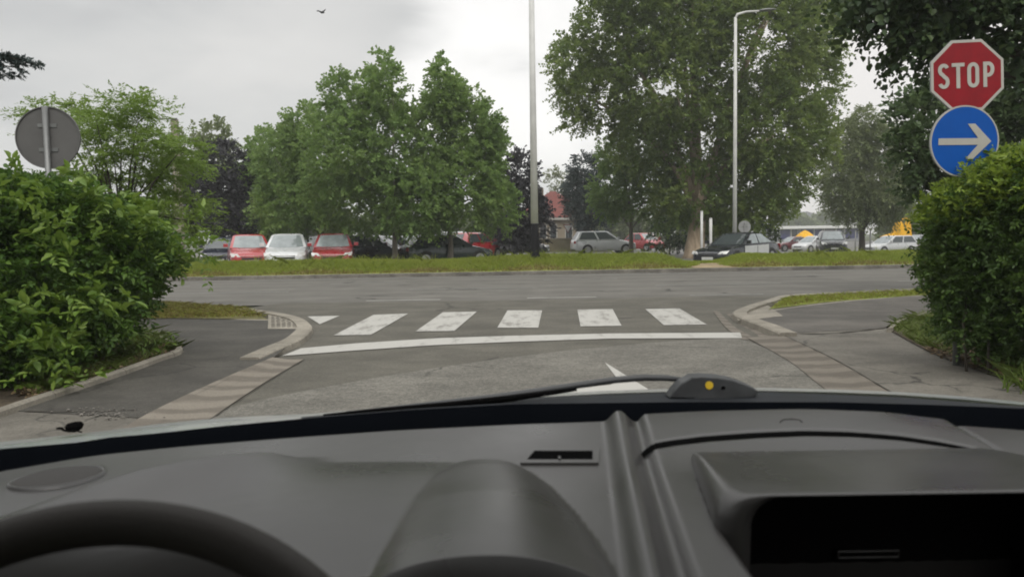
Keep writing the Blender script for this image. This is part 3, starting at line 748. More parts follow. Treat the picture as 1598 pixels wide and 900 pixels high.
for (cx, cy, rx, ry, y) in ((30, 350, 66, 56, 7.2), (100, 365, 66, 58, 7.6), (170, 380, 58, 46, 7.9), (196, 402, 42, 52, 8.1), (130, 430, 80, 66, 7.6), (30, 430, 80, 80, 6.9), (-60, 380, 80, 90, 6.7), (172, 462, 46, 40, 8.1), (80, 490, 74, 52, 7.2), (-10, 520, 66, 52, 6.5), (130, 500, 52, 30, 7.7), (40, 545, 56, 30, 6.8), (-90, 500, 90, 80, 6.2), (226, 390, 20, 26, 8.2), (-10, 318, 46, 34, 7.0), (80, 330, 40, 26, 7.4)):
    lb.append(px_blob(cx, cy, rx, ry, y, .62))
bs = gb(90, 7.3, .05)
shrub('large_shrub', 'big dark green shrub spilling over the edge of the left pavement', 'shrub', bs, lb, LF_SHRUB, 7600, .26, 13, .064, .030, 51,
      [(-.5, .1, -.9, .1, 1.2, .016), (-.1, .2, -.2, .2, 1.4, .018), (.1, .3, .35, .3, 1.1, .016), (.1, .1, .4, .1, .8, .014), (-.6, .2, -1.2, .2, 1.1, .016)], LF_SHRUB_T, 700, None)
# loose leafy twigs that stick out of the left shrub
rng = np.random.default_rng(77)
tw = []
for (cx, cy, y, n, sp) in ((312, 386, 8.4, 9, .1), (285, 398, 8.3, 9, .1), (255, 392, 8.2, 9, .1), (120, 480, 6.6, 12, .16), (60, 520, 6.2, 12, .16), (90, 582, 6.3, 12, .13), (60, 355, 6.6, 16, .2), (30, 310, 6.8, 12, .12), (150, 315, 7.3, 12, .12), (210, 345, 7.6, 14, .14), (252, 528, 8.4, 5, .1), (70, 545, 6.3, 8, .1)):
    c = D(cx, cy, y); p = np.array(c) + rng.normal(0, sp, (n, 3))
    tw.append(leaf_sprays(rng, p, rng.normal(0, .5, (n, 3)) + np.array([.4, -.4, .35]), .3, 11, .095, .045, .3, .6, True))
V, F = join_vf(tw)
root = [o for o in bpy.data.objects if o.name == 'large_shrub'][0]
quads_mesh('twig', V - np.array(bs), F, LF_SHRUB_T, root)

hb = []
for (cx, cy, rx, ry, y) in ((1504, 350, 46, 40, 7.1), (1562, 322, 58, 46, 6.8), (1640, 306, 72, 60, 6.5), (1514, 405, 54, 52, 7.1), (1580, 400, 80, 80, 6.8), (1680, 420, 100, 110, 6.4), (1540, 462, 58, 42, 7.0), (1610, 486, 76, 40, 6.8), (1520, 436, 54, 44, 7.1), (1700, 500, 80, 50, 6.5), (1536, 505, 48, 34, 7.0), (1590, 528, 64, 26, 6.9), (1604, 276, 46, 24, 6.8)):
    hb.append(px_blob(cx, cy, rx, ry, y - .42, .42))
tb = hb[:3] + hb[-1:]
hbase = gb(1570, 6.35, .05)
shrub('clipped_hedge', 'dense small leaved hedge with bright new growth under the road signs', 'hedge', hbase, hb, LF_HEDGE, 7000, .17, 12, .045, .024, 52,
      [(-.22, .12, -.2, .12, 1.0, .013), (-.05, .1, -.05, .12, 1.2, .015), (.2, .05, .3, .05, 1.2, .015), (.6, .1, .7, .1, 1.1, .014), (-.12, .0, -.1, 0, .8, .012), (.1, -.05, .12, -.05, .9, .012), (.4, 0, .5, 0, .9, .012)], LF_HEDGE_T, 2300, tb, updir=.5, gap=.35, keep=.92, shell=.7, tipL=.2)

# trees behind and over the signs
tree('broadleaf_tree', 'dark green tree standing behind the stop sign', gb(1560, 15), 2.2, .16,
     [B(1470, 190, 60, 60, 15), B(1540, 160, 70, 70, 15.4), B(1440, 230, 34, 40, 14.7), B(1610, 180, 70, 90, 15), B(1500, 260, 70, 50, 15.2), B(1590, 280, 80, 50, 15), B(1430, 175, 22, 24, 15), B(1450, 290, 34, 24, 15.2)], LF_RIGHT, BK_DARK, 3000, .4, 10, .13, .08, 44, gap=.75, keep=.78, limbs=10, near=False, shell=.35)
mb = [B(1450, 10, 75, 30, 9.2, .7), B(1380, 0, 60, 22, 9.4, .6), B(1540, 20, 90, 34, 9.0, .8), B(1440, 62, 42, 22, 9.3, .4), B(1335, -8, 30, 24, 9.4, .4), B(1620, 30, 80, 60, 9, .8), B(1500, -50, 160, 50, 9.2, .9), B(1405, 78, 14, 12, 9.3, .2), B(1520, 60, 30, 18, 9.2, .3)]
tree('maple_tree', 'dark maple with big lobed leaves hanging over the stop sign', (7.6, 9.2, 0), 3.4, .17, mb, LF_MAPLE, BK_DARK, 1250, .34, 9, .1, .085, 45, gap=.55, keep=.66, limbs=10, near=True, droop=.45, updir=-.1, lean=(-.4, 0), shell=.2)
# conifer branch entering at the left edge
rng = np.random.default_rng(61)
root = thing('conifer', 'dark conifer with one branch reaching into the left edge of the sky', 'tree', gb(-190, 8.5))
b0 = Vector(root.location)
bm = bmesh.new(); bm_tube(bm, [(0, 0, -.1), (0, 0, 2.2), (0.02, 0, 5.2)], [.15, .12, .05], 10)
tips = []
for (px, py) in ((58, 101), (44, 96), (30, 92), (20, 120), (36, 108)):
    e = D(px, py, 8.5) - b0; st = Vector((0, 0, e.z + .28))
    bm_tube(bm, [st, st.lerp(e, .5) + Vector((0, 0, .03)), e], [.02, .012, .004], 6)
    tips.append((st, e))
from_bm('trunk', bm, BK_DARK, root, True)
P, Dr = [], []
for st, e in tips:
    for u in np.linspace(.25, 1, 46):
        q = st.lerp(e, u) + Vector((0, 0, .03 * math.sin(u * 3)))
        P.append(np.array(q) + rng.normal(0, .02, 3)); Dr.append(np.array((e - st).normalized()) + rng.normal(0, .55, 3) + np.array([.2, 0, -.1]))
V, F = leaf_sprays(rng, np.array(P), np.array(Dr), .09, 30, .05, .014, .1, .5)
quads_mesh('needles', V, F, LF_BLUE, root)

# ------------------------------------------------------------------ added haze volume, stands in for the windscreen's reflected veil
hm = bpy.data.materials.new('veil_haze'); hm.use_nodes = True; ht = NT(hm.node_tree); ht.n.clear()
pv = ht.node('ShaderNodeVolumePrincipled', inp={'Color': (.93, .95, .93, 1), 'Density': 0.0012, 'Anisotropy': 0.1})
ho = ht.node('ShaderNodeOutputMaterial'); ht.l.new(pv.outputs[0], ho.inputs['Volume'])
hz_ = box_obj('veil_haze', -345, 345, -65, 450, -2.2, 24, hm); hz_['kind'] = 'stuff'

# ------------------------------------------------------------------ parked vehicles
M_GLASS = plain('car_glass', (0.05, 0.06, 0.062), .06, 0, .8, .05)
M_GLASS_SKY = plain('sky_sheen_glass', (0.22, 0.25, 0.255), .08, 0, .9, .15, 3)  # pale base colour paints in the sky reflected by the glass
M_TYRE = plain('tyre_rubber', (0.02, 0.02, 0.02), .85)
M_RIM = plain('alloy', (0.42, 0.42, 0.43), .35, .8)
M_BLACK = plain('black_trim', (0.012, 0.012, 0.013), .5)
M_LAMP = plain('lamp_glass', (0.6, 0.6, 0.58), .1, .2, .8)
M_TAIL = plain('tail_lamp', (0.25, 0.01, 0.01), .2)
M_PLATE = plain('plate_white', (0.62, 0.62, 0.6), .5)
def paint(name, c, metal=0.0, rough=.28): return plain(name, c, rough, metal, .5, .05, 2.0, .7)
P_RED = paint('red_paint', (0.36, 0.02, 0.025)); P_RED2 = paint('dark_red_paint', (0.27, 0.016, 0.024)); P_DKRED = paint('maroon_paint', (0.1, 0.012, 0.016)); P_WHITE = paint('white_paint', (0.6, 0.61, 0.62))
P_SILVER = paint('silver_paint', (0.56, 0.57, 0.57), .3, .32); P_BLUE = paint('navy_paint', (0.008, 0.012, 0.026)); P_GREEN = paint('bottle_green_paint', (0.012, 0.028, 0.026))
P_DARK = paint('black_paint', (0.012, 0.014, 0.019)); P_GREY = paint('grey_paint', (0.16, 0.165, 0.17), .4)
PROF = {  # cowl, roof front, roof end, rear glass foot (fractions of the length), nose, cowl and belt height (fractions of the height)
    'hatch': (.23, .44, .84, .97, .47, .60, .635), 'sedan': (.29, .47, .70, .87, .48, .62, .65), 'estate': (.26, .44, .91, .99, .47, .60, .63), 'suv': (.25, .40, .90, .98, .53, .62, .63), 'van': (.14, .30, .95, .99, .50, .56, .60)}
def car(name, label, px, y, rz, paintm, kind='hatch', L=4.0, Wd=1.72, H=1.48, z=0.0, pitch=0.0, roof=None, door=None, grille=True, group=None, cat='car', glass=None, rack=False, wheels=True, lamp=True, plate=True, ws=None):
    p = D(px, 380, y)
    root = thing(name, label, cat, (p.x, y, z + gz(p.x, y)), R(rz), group)
    if pitch: root.rotation_euler = (R(pitch), 0, R(rz))
    gl = glass or M_GLASS
    c0, r0, r1, c1, hn, hc, hb = PROF[kind]
    w = Wd / 2; o0 = -L / 2
    last_h = hb + .01 if kind != 'sedan' else hb - .01
    st = [(0, .70, .22, hn * .80), (.012, .82, .17, hn * .93), (.05, .93, .15, hn * 1.03), (.12, .985, .14, hn + (hc - hn) * .5), (c0, 1, .14, hc), (c0 + .1, 1, .14, hb), (.55, 1, .14, hb), (.8, .995, .14, hb + .005), (.93, .96, .15, last_h), (.985, .88, .18, last_h - .02), (1, .78, .24, last_h - .10)]
    bm = bmesh.new(); rows = []
    for f, ww, zb, zt in st:
        x = w * ww; y0 = o0 + f * L; zb *= H * .95; zt *= H; hh = zt - zb
        half = [(x * .90, zb), (x * .985, zb + hh * .18), (x, zb + hh * .48), (x * .985, zb + hh * .78), (x * .93, zt - hh * .05), (x * .80, zt), (x * .4, zt + .018)]
        rows.append([(-a, y0, b) for a, b in half] + [(0, y0, zt + .024)] + [(a, y0, b) for a, b in half[::-1]])
    vs = bm_grid(bm, rows)
    bm.faces.new(vs[0][::-1]); bm.faces.new(vs[-1])
    # cabin shell
    zb = hb * H - .02; zt = H
    bw, tw = w * .955, w * .74
    Y = lambda f: o0 + f * L
    rings = []
    base_y = [(c0, hc * H), (c0 + .02, zb)]
    f_b, r_b, f_t, r_t = Y(c0), Y(c1), Y(r0), Y(r1)
    ring_b = [(-bw, f_b + .12, zb), (-bw * .55, f_b, hc * H - .01), (bw * .55, f_b, hc * H - .01), (bw, f_b + .12, zb), (bw * .97, r_b - .06, zb), (bw * .6, r_b, zb), (-bw * .6, r_b, zb), (-bw * .97, r_b - .06, zb)]
    ring_t = [(-tw, f_t + .10, zt - .06), (-tw * .6, f_t, zt - .045), (tw * .6, f_t, zt - .045), (tw, f_t + .10, zt - .06), (tw * .97, r_t - .04, zt - .07), (tw * .6, r_t, zt - .05), (-tw * .6, r_t, zt - .05), (-tw * .97, r_t - .04, zt - .07)]
    vb = [bm.verts.new(q) for q in ring_b]; vt = [bm.verts.new(q) for q in ring_t]
    for i in range(8): bm.faces.new((vb[i], vb[(i + 1) % 8], vt[(i + 1) % 8], vt[i]))
    rc = [bm.verts.new((q[0] * .78, q[1] + (.18 if i < 4 else -.18), zt)) for i, q in enumerate(ring_t)]
    for i in range(8): bm.faces.new((vt[i], vt[(i + 1) % 8], rc[(i + 1) % 8], rc[i]))
    bm.faces.new(rc)
    body = from_bm('body', bm, paintm, root, True)
    md = body.modifiers.new('edges', 'EDGE_SPLIT'); md.split_angle = R(38)
    if roof:
        bm = bmesh.new()
        q = [(a[0] * .8, a[1] + (.16 if i < 4 else -.16), zt + .004) for i, a in enumerate(ring_t)]
        bm_prism(bm, q, (0, 0, .02)); from_bm('roof_panel', bm, roof, root, True)
    def panel(nm, quad, mat, off=.012, shrink=.06):
        c = sum((Vector(q) for q in quad), Vector()) / 4
        q = [Vector(a).lerp(c, shrink) for a in quad]
        n = (q[1] - q[0]).cross(q[3] - q[0]).normalized()
        mid = Vector((0, (f_t + r_t) / 2, H * .6))
        if n.dot(c - mid) < 0: n = -n
        bm = bmesh.new(); bm_prism(bm, [a - n * .004 for a in q], n * off)
        return from_bm(nm, bm, mat, root)
    V_ = Vector
    wb = [V_(ring_b[1]).lerp(V_(ring_b[0]), .7), V_(ring_b[1]), V_(ring_b[2]), V_(ring_b[2]).lerp(V_(ring_b[3]), .7)]
    wt_ = [V_(ring_t[1]).lerp(V_(ring_t[0]), .6), V_(ring_t[1]), V_(ring_t[2]), V_(ring_t[2]).lerp(V_(ring_t[3]), .6)]
    nv_ = V_((0, -(zt - hc * H), f_t - f_b)).normalized() * .014
    lo_ = [a.lerp(b, .07) + nv_ for a, b in zip(wb, wt_)]; hi_ = [a.lerp(b, .95) + nv_ for a, b in zip(wb, wt_)]
    bm = bmesh.new(); bm_grid(bm, [lo_, hi_]); bm_grid(bm, [[q - nv_ * 1.3 for q in lo_], lo_]); bm_grid(bm, [hi_, [q - nv_ * 1.3 for q in hi_]])
    from_bm('windscreen', bm, ws or (M_GLASS_SKY if glass is None else glass), root)
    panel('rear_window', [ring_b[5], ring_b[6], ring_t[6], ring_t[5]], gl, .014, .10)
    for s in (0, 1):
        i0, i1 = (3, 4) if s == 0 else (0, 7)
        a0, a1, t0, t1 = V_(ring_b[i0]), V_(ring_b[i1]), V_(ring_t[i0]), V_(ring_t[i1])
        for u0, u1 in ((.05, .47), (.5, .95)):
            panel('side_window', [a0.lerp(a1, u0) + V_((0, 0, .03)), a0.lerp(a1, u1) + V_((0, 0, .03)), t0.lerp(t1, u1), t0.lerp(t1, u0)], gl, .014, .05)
    if lamp:
        for s in (-1, 1):
            z0 = hn * H
            bm = bmesh.new()
            bm_prism(bm, [(s * w * .50, o0 + .035, z0 * .80), (s * w * .90, o0 + .12, z0 * .82), (s * w * .955, o0 + .30, z0 * 1.02), (s * w * .62, o0 + .10, z0 * .985)], (s * .02, -.05, .012))
            from_bm('headlight', bm, M_LAMP, root, False, .012)
            bm = bmesh.new(); bm_prism(bm, [(s * w * .62, Y(1) + .004, hb * H * .74), (s * w * .93, Y(1) - .06, hb * H * .74), (s * w * .93, Y(1) - .05, hb * H * .92), (s * w * .66, Y(1) - .01, hb * H * .92)], (0, .03, 0))
            from_bm('tail_light', bm, M_TAIL, root)
    if grille:
        z0 = hn * H
        bm = bmesh.new(); bm_prism(bm, [(-w * .46, o0 - .006, z0 * .66), (w * .46, o0 - .006, z0 * .66), (w * .5, o0 + .004, z0 * .86), (-w * .5, o0 + .004, z0 * .86)], (0, .03, 0)); from_bm('grille', bm, M_BLACK, root)
        bm = bmesh.new(); bm_prism(bm, [(-w * .66, o0 - .008, z0 * .30), (w * .66, o0 - .008, z0 * .30), (w * .6, o0 - .008, z0 * .43), (-w * .6, o0 - .008, z0 * .43)], (0, .03, 0)); from_bm('air_intake', bm, M_BLACK, root)
    if plate: box_obj('number_plate', -.26, .26, o0 - .03, o0 - .008, hn * H * .47, hn * H * .47 + .12, M_PLATE, root)
    for s in (-1, 1):
        bm = bmesh.new(); bm_box(bm, s * (w * .99) - .01, s * (w * .99) + .01 + s * .0, Y(c0) + .2, Y(c0) + .24, hb * H + .02, hb * H + .06)
        x0, x1 = sorted((s * (w + .02), s * (w + .20))); bm_box(bm, x0, x1, Y(c0) + .17, Y(c0) + .27, hb * H + .03, hb * H + .17)
        from_bm('wing_mirror', bm, paintm, root, False, .02)
    if wheels:
        for f in (.18, .80):
            for s in (-1, 1):
                r = .31 * (1.1 if kind in ('suv', 'van') else 1)
                def disc(nm, rad, xa, xb, mat, par, n=20):
                    bm = bmesh.new(); ring = [(0, 0)] 
                    lp = [(xa, Y(f) + rad * math.cos(2 * math.pi * k / n), r + rad * math.sin(2 * math.pi * k / n)) for k in range(n)]
                    bm_prism(bm, lp, (xb - xa, 0, 0)); return from_bm(nm, bm, mat, par)
                disc('wheel_arch', r * 1.17, s * (w - .12), s * (w + .004), M_BLACK, root)
                t = disc('wheel', r, s * (w - .1), s * (w + .018), M_TYRE, root)
                disc('rim', r * .66, s * (w + .01), s * (w + .026), M_RIM, t)
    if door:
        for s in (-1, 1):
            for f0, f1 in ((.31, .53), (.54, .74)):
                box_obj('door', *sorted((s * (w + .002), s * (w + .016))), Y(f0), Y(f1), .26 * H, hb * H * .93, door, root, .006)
    if rack:
        for s in (-1, 1):
            bm = bmesh.new(); bm_box(bm, s * tw * .8 - .015, s * tw * .8 + .015, f_t + .2, r_t - .1, H + .02, H + .05); from_bm('roof_rail', bm, M_BLACK, root)
    return root
PK = 'cars parked in the row behind the verge'
car('parked_car', 'red hatchback leftmost of the front row with pale headlights', 388, 33.2, 22, P_RED, 'hatch', 3.9, 1.7, 1.52, group=PK)
car('parked_car', 'dark car half hidden beyond the leftmost red hatchback', 352, 37, 10, P_BLUE, 'hatch', 3.9, 1.7, 1.45, group=PK, ws=M_GLASS)
car('parked_car', 'white hatchback between the two red cars', 449, 33.4, 12, P_WHITE, 'hatch', 4.0, 1.74, 1.52, group=PK)
car('parked_car', 'grey car behind, in the gap between the white and the second red car', 487, 39, 8, P_GREY, 'sedan', 4.3, 1.72, 1.42, group=PK)
car('parked_car', 'dark red car with black roof rails beside the dark blue car', 521, 33.2, 10, P_RED2, 'estate', 4.1, 1.7, 1.50, rack=True, group=PK)
car('parked_car', 'dark navy car behind the pale tree trunk', 587, 37, 78, P_BLUE, 'hatch', 4.0, 1.72, 1.42, group=PK, glass=M_GLASS)
car('parked_car', 'silver car seen between the two dark cars', 637, 40, 60, P_SILVER, 'hatch', 3.9, 1.7, 1.38, group=PK)
car('parked_car', 'dark green estate car with a bright sloping windscreen edge', 697, 35.5, 112, P_GREEN, 'hatch', 4.1, 1.7, 1.42, group=PK)
car('parked_car', 'red car mostly hidden behind the dark green estate', 738, 43, 150, P_RED, 'hatch', 3.9, 1.7, 1.5, group=PK)
car('parked_car', 'pale car whose roof shows above the dark green estate', 712, 47, 20, P_WHITE, 'hatch', 3.9, 1.7, 1.6, group=PK)
car('parked_car', 'black car in shade behind the foot of the lamp pole', 808, 50, 80, P_DARK, 'hatch', 4.0, 1.72, 1.4)
car('parked_car', 'silver estate car parked alone before the low wall', 941, 53, 98, P_SILVER, 'estate', 4.3, 1.74, 1.55)
car('parked_car', 'small red car right of the silver estate under the green tree', 1006, 64, 30, P_RED, 'hatch', 3.8, 1.7, 1.5)
car('black_sedan', 'low black sedan with sky reflections painted on its doors, nosing over the verge beside the plane tree', 1150, 33.0, -47, P_DARK, 'sedan', 4.5, 1.78, 1.36, z=-.08, pitch=1.2, door=P_SILVER, glass=M_GLASS_SKY, ws=M_GLASS)  # silver door colour stands in for bright reflections on the black sides
car('dark_van', 'dark off road car facing the camera before the blue shopfront', 1297, 60, -16, P_DARK, 'suv', 4.4, 1.9, 1.85, glass=M_GLASS, ws=M_GLASS_SKY)
car('parked_car', 'dark red car far off beside the yellow parasol', 1236, 74, -75, P_DKRED, 'sedan', 4.3, 1.72, 1.4, lamp=False)
car('parked_car', 'small silver car far off between yellow parasol and dark off road car', 1268, 70, -60, P_SILVER, 'hatch', 4.0, 1.7, 1.45, lamp=False)
car('parked_car', 'silver estate far right below the big yellow canopy', 1388, 60, -70, P_SILVER, 'estate', 4.3, 1.72, 1.45)
car('parked_car', 'grey hatchback at far right half behind the hedge', 1432, 66, -70, P_GREY, 'hatch', 4.0, 1.72, 1.45)

# ------------------------------------------------------------------ lamp posts, posts, signs
M_POLE = plain('white_pole', (0.58, 0.58, 0.56), .5, .0, .4, .12, 1.2)
M_GALV = plain('galvanised', (0.2, 0.203, 0.2), .5, .6, .5, .12, 3)
M_POLEB = plain('black_pole_base', (0.008, 0.008, 0.009), .7, 0, .08)
M_SIGNB = plain('sign_back', (0.105, 0.102, 0.1), .55, .0, .4, .1, 4)
M_SIGNB_L = plain('sign_back_light', (0.26, 0.265, 0.26), .5, .0, .4, .1, 4)
M_SRED = plain('sign_red', (0.22, 0.006, 0.012), .55, 0, .2, .13, 5)
M_SBLUE = plain('sign_blue', (0.0, 0.075, 0.36), .55, 0, .2, .06, 5)
M_SWHITE = plain('sign_white', (0.40, 0.385, 0.35), .5, 0, .4, .06, 5)
M_CONC = plain('concrete', (0.30, 0.27, 0.22), .85, 0, .3, .15, 4)
M_YELLOW = plain('yellow_cloth', (0.68, 0.36, 0.01), .7, 0, .3, .15, 1.5)

def lamp_post(name, label, base, h, r0, r1, arm, dark_h=None, group=None):
    root = thing(name, label, 'street lamp', base, 0, group)
    if dark_h:
        tube_obj('base', [(0, 0, -.3), (0, 0, .05), (0, 0, .28), (0, 0, .32), (0, 0, dark_h)], [r0 * 1.9, r0 * 1.7, r0 * 1.2, r0 * 1.08, r0 * 1.06], M_POLEB, root, 16)
    tube_obj('pole', [(0, 0, dark_h or -.3), (0, 0, h * .5), (0, 0, h)], [r0, (r0 + r1) / 2, r1], M_POLE, root, 16)
    ax, az = arm
    tube_obj('arm', [(0, 0, h - .06), (ax * .08, 0, h + az * .5), (ax * .45, 0, h + az * .9), (ax, 0, h + az)], [r1, r1 * .9, r1 * .75, r1 * .6], M_POLE, root, 10)
    bm = bmesh.new()
    rows = []
    for u, wd, th in ((0, .05, .05), (.12, .11, .09), (.4, .15, .11), (.75, .13, .08), (.95, .06, .03)):
        x = ax + u * .8; z = h + az + .02 + u * .05
        rows.append([(x, wd * math.cos(a), z + th * .6 * math.sin(a)) for a in np.linspace(0, 2 * math.pi, 13)])
    bm_grid(bm, rows); bmesh.ops.remove_doubles(bm, verts=bm.verts, dist=.0005)
    bmesh.ops.holes_fill(bm, edges=[e for e in bm.edges if e.is_boundary])
    from_bm('lantern', bm, M_GALV, root, True)
    return root
p = G(835, 408, .35); p.z = .33
lamp_post('street_lamp', 'tall white lamp pole with a black foot standing in the verge grass', p, 11.6, .135, .085, (1.6, .35), 1.36)
p = D(1146.5, 380, 35); p.z = gz(p.x, 35)
lamp_post('street_lamp', 'white lamp post with a bent arm behind the black sedan', p, 10.85, .10, .065, (1.05, .26))
for px, y, top, r, lab in ((1095, 36.5, 330, .06, 'taller thin pale post beside the plane tree trunk'), (1109, 38, 341, .075, 'shorter pale post right of the plane tree trunk')):
    a = D(px, 380, y); b = D(px, top, y)
    root = thing('post', lab, 'post', (a.x, y, 0))
    tube_obj('shaft', [(0, 0, -.6), (0, 0, b.z)], [r, r], M_POLE, root, 10)
    tube_obj('cap', [(0, 0, b.z), (0, 0, b.z + .03)], [r * 1.15, r * .8], M_POLE, root, 10)
a = D(281, 380, 31); b = D(281, 186, 31)
root = thing('utility_pole', 'square concrete utility pole whose top rises behind the feathery tree', 'utility pole', (a.x, 31, 0))
bm = bmesh.new(); rows = [[(s * .11 * k, t * .11 * k, z) for s, t in ((-1, -1), (1, -1), (1, 1), (-1, 1), (-1, -1))] for z, k in ((-.3, 1.4), (b.z, 1.0))]
bm_grid(bm, rows); bmesh.ops.remove_doubles(bm, verts=bm.verts, dist=.001); bmesh.ops.holes_fill(bm, edges=[e for e in bm.edges if e.is_boundary]); from_bm('shaft', bm, M_CONC, root)
box_obj('crossarm', -.55, .16, -.16, -.112, b.z - .03, b.z + .02, M_GALV, root)

def ngon(n, r, a0=0.0, y=0.0, c=(0, 0)):
    return [(c[0] + r * math.cos(a0 + 2 * math.pi * k / n), y, c[1] + r * math.sin(a0 + 2 * math.pi * k / n)) for k in range(n)]
def ring_prism(bm, outer, inner, off):
    n = len(outer); off = Vector(off)
    A = [bm.verts.new(p) for p in outer]; B_ = [bm.verts.new(p) for p in inner]
    C_ = [bm.verts.new(Vector(p) + off) for p in outer]; E = [bm.verts.new(Vector(p) + off) for p in inner]
    for i in range(n):
        j = (i + 1) % n
        bm.faces.new((A[i], A[j], B_[j], B_[i])); bm.faces.new((C_[i], E[i], E[j], C_[j]))
        bm.faces.new((A[i], C_[i], C_[j], A[j])); bm.faces.new((B_[i], B_[j], E[j], E[i]))

# the stop sign and the blue arrow sign share one post
sp = D(1509, 118, 6.72); bp = D(1505, 221, 6.62)
root = thing('road_sign_post', 'grey post carrying the stop and blue arrow signs, hidden in the hedge', 'sign post', (sp.x, sp.y + .06, 0))
tube_obj('shaft', [(0, 0, -.2), (0, 0, sp.z + .22)], [.03, .03], M_GALV, root, 14)
for zc in (sp.z + .12, sp.z - .12, bp.z + .12, bp.z - .12):
    box_obj('bracket', -.05, .05, -.04, -.024, zc - .015, zc + .015, M_GALV, root)
# stop sign
st = thing('stop_sign', 'red octagonal STOP sign with a pale rim above the blue arrow sign', 'stop sign', sp)
st.rotation_euler = (R(-2), R(-1.2), R(-4))
RO = .305 / math.cos(math.pi / 8)
from_bm('plate', (lambda bm: (bm_prism(bm, ngon(8, RO, math.pi / 8), (0, .014, 0)), bm)[1])(bmesh.new()), M_SIGNB_L, st, False, .004)
bm = bmesh.new(); bm_prism(bm, ngon(8, RO * .915, math.pi / 8, -.004), (0, .003, 0)); from_bm('red_field', bm, M_SRED, st)
bm = bmesh.new(); ring_prism(bm, ngon(8, RO * .985, math.pi / 8, -.0045), ngon(8, RO * .915, math.pi / 8, -.0045), (0, .003, 0)); from_bm('border', bm, M_SWHITE, st)
# letters drawn as ribbons of constant stroke
def stroke(bm, pts, w, y, th=.003, closed=False):
    pts = [Vector((p[0], 0, p[1])) for p in pts]; n = len(pts); L_, Rr = [], []
    for i, p in enumerate(pts):
        if closed: a, b = pts[(i - 1) % n], pts[(i + 1) % n]
        else: a, b = pts[max(i - 1, 0)], pts[min(i + 1, n - 1)]
        d1 = (p - a).normalized() if (p - a).length > 1e-6 else (b - p).normalized()
        d2 = (b - p).normalized() if (b - p).length > 1e-6 else d1
        d = (d1 + d2).normalized(); nn_ = Vector((-d.z, 0, d.x)); k = w / 2 / max(nn_.dot(Vector((-d1.z, 0, d1.x))), .5)
        L_.append(p + nn_ * k); Rr.append(p - nn_ * k)
    m = n if closed else n - 1
    fr = [[bm.verts.new((q.x, y, q.z)) for q in l] for l in (L_, Rr)]; bk = [[bm.verts.new((q.x, y + th, q.z)) for q in l] for l in (L_, Rr)]
    for i in range(m):
        j = (i + 1) % n
        bm.faces.new((fr[0][i], fr[0][j], fr[1][j], fr[1][i])); bm.faces.new((bk[0][i], bk[1][i], bk[1][j], bk[0][j]))
        bm.faces.new((fr[0][i], bk[0][i], bk[0][j], fr[0][j])); bm.faces.new((fr[1][i], fr[1][j], bk[1][j], bk[1][i]))
def arc(cx, cz, rx, rz, a0, a1, n=12):
    return [(cx + rx * math.cos(R(a)), cz + rz * math.sin(R(a))) for a in np.linspace(a0, a1, n)]
LH, LW, SW = .215, .094, .031         # letter height, width, stroke
hw, hh = (LW - SW) / 2, (LH - SW) / 2
yl = -.0085
bm = bmesh.new()
x0 = -.196
stroke(bm, arc(x0, hh - .036, hw, .036, 20, 180, 9) + [(x0 - hw, .05)] + arc(x0 - hw + .03, .05, .03, .038, 195, 250, 4) + arc(x0 + hw - .03, -.048, .03, .04, 75, 0, 5) + arc(x0, -hh + .036, hw, .036, 0, -165, 10), SW, yl)
from_bm('letter', bm, M_SWHITE, st)
bm = bmesh.new(); x0 = -.076
stroke(bm, [(x0 - .053, hh), (x0 + .053, hh)], SW, yl); stroke(bm, [(x0, hh - SW / 2), (x0, -hh - SW / 2)], SW, yl + .0004); from_bm('letter', bm, M_SWHITE, st)
bm = bmesh.new(); x0 = .048
stroke(bm, arc(x0, hh - .042, hw + .002, .042, 0, 180, 11) + arc(x0, -hh + .042, hw + .002, .042, 180, 360, 11), SW, yl, closed=True); from_bm('letter', bm, M_SWHITE, st)
bm = bmesh.new(); x0 = .178
stroke(bm, [(x0 - hw, -hh - SW / 2), (x0 - hw, hh + SW / 2)], SW, yl)
stroke(bm, [(x0 - hw + SW / 2, hh), (x0 - .004, hh)] + arc(x0 - .004, hh - .049, hw + .002, .049, 75, -75, 9) + [(x0 - .004, hh - .098), (x0 - hw + SW / 2, hh - .098)], SW, yl + .0004); from_bm('letter', bm, M_SWHITE, st)
# blue sign
bl = thing('arrow_sign', 'round blue sign with a white arrow to the right below the stop sign', 'road sign', bp)
bl.rotation_euler = (R(1), 0, R(3))
bm = bmesh.new(); bm_prism(bm, ngon(48, .305), (0, .014, 0)); from_bm('plate', bm, M_SIGNB_L, bl, False, .004)
bm = bmesh.new(); bm_prism(bm, ngon(48, .29, 0, -.004), (0, .003, 0)); from_bm('blue_field', bm, M_SBLUE, bl)
bm = bmesh.new(); ring_prism(bm, ngon(48, .303, 0, -.0045), ngon(48, .291, 0, -.0045), (0, .003, 0)); from_bm('border', bm, M_SWHITE, bl)
bm = bmesh.new()
bm_prism(bm, [(x, -.0085, z) for x, z in ((-.232, .027), (.115, .027), (.02, .148), (.085, .148), (.232, 0), (.075, -.148), (.01, -.148), (.115, -.029), (-.232, -.029))], (0, .003, 0))
from_bm('arrow', bm, M_SWHITE, bl)

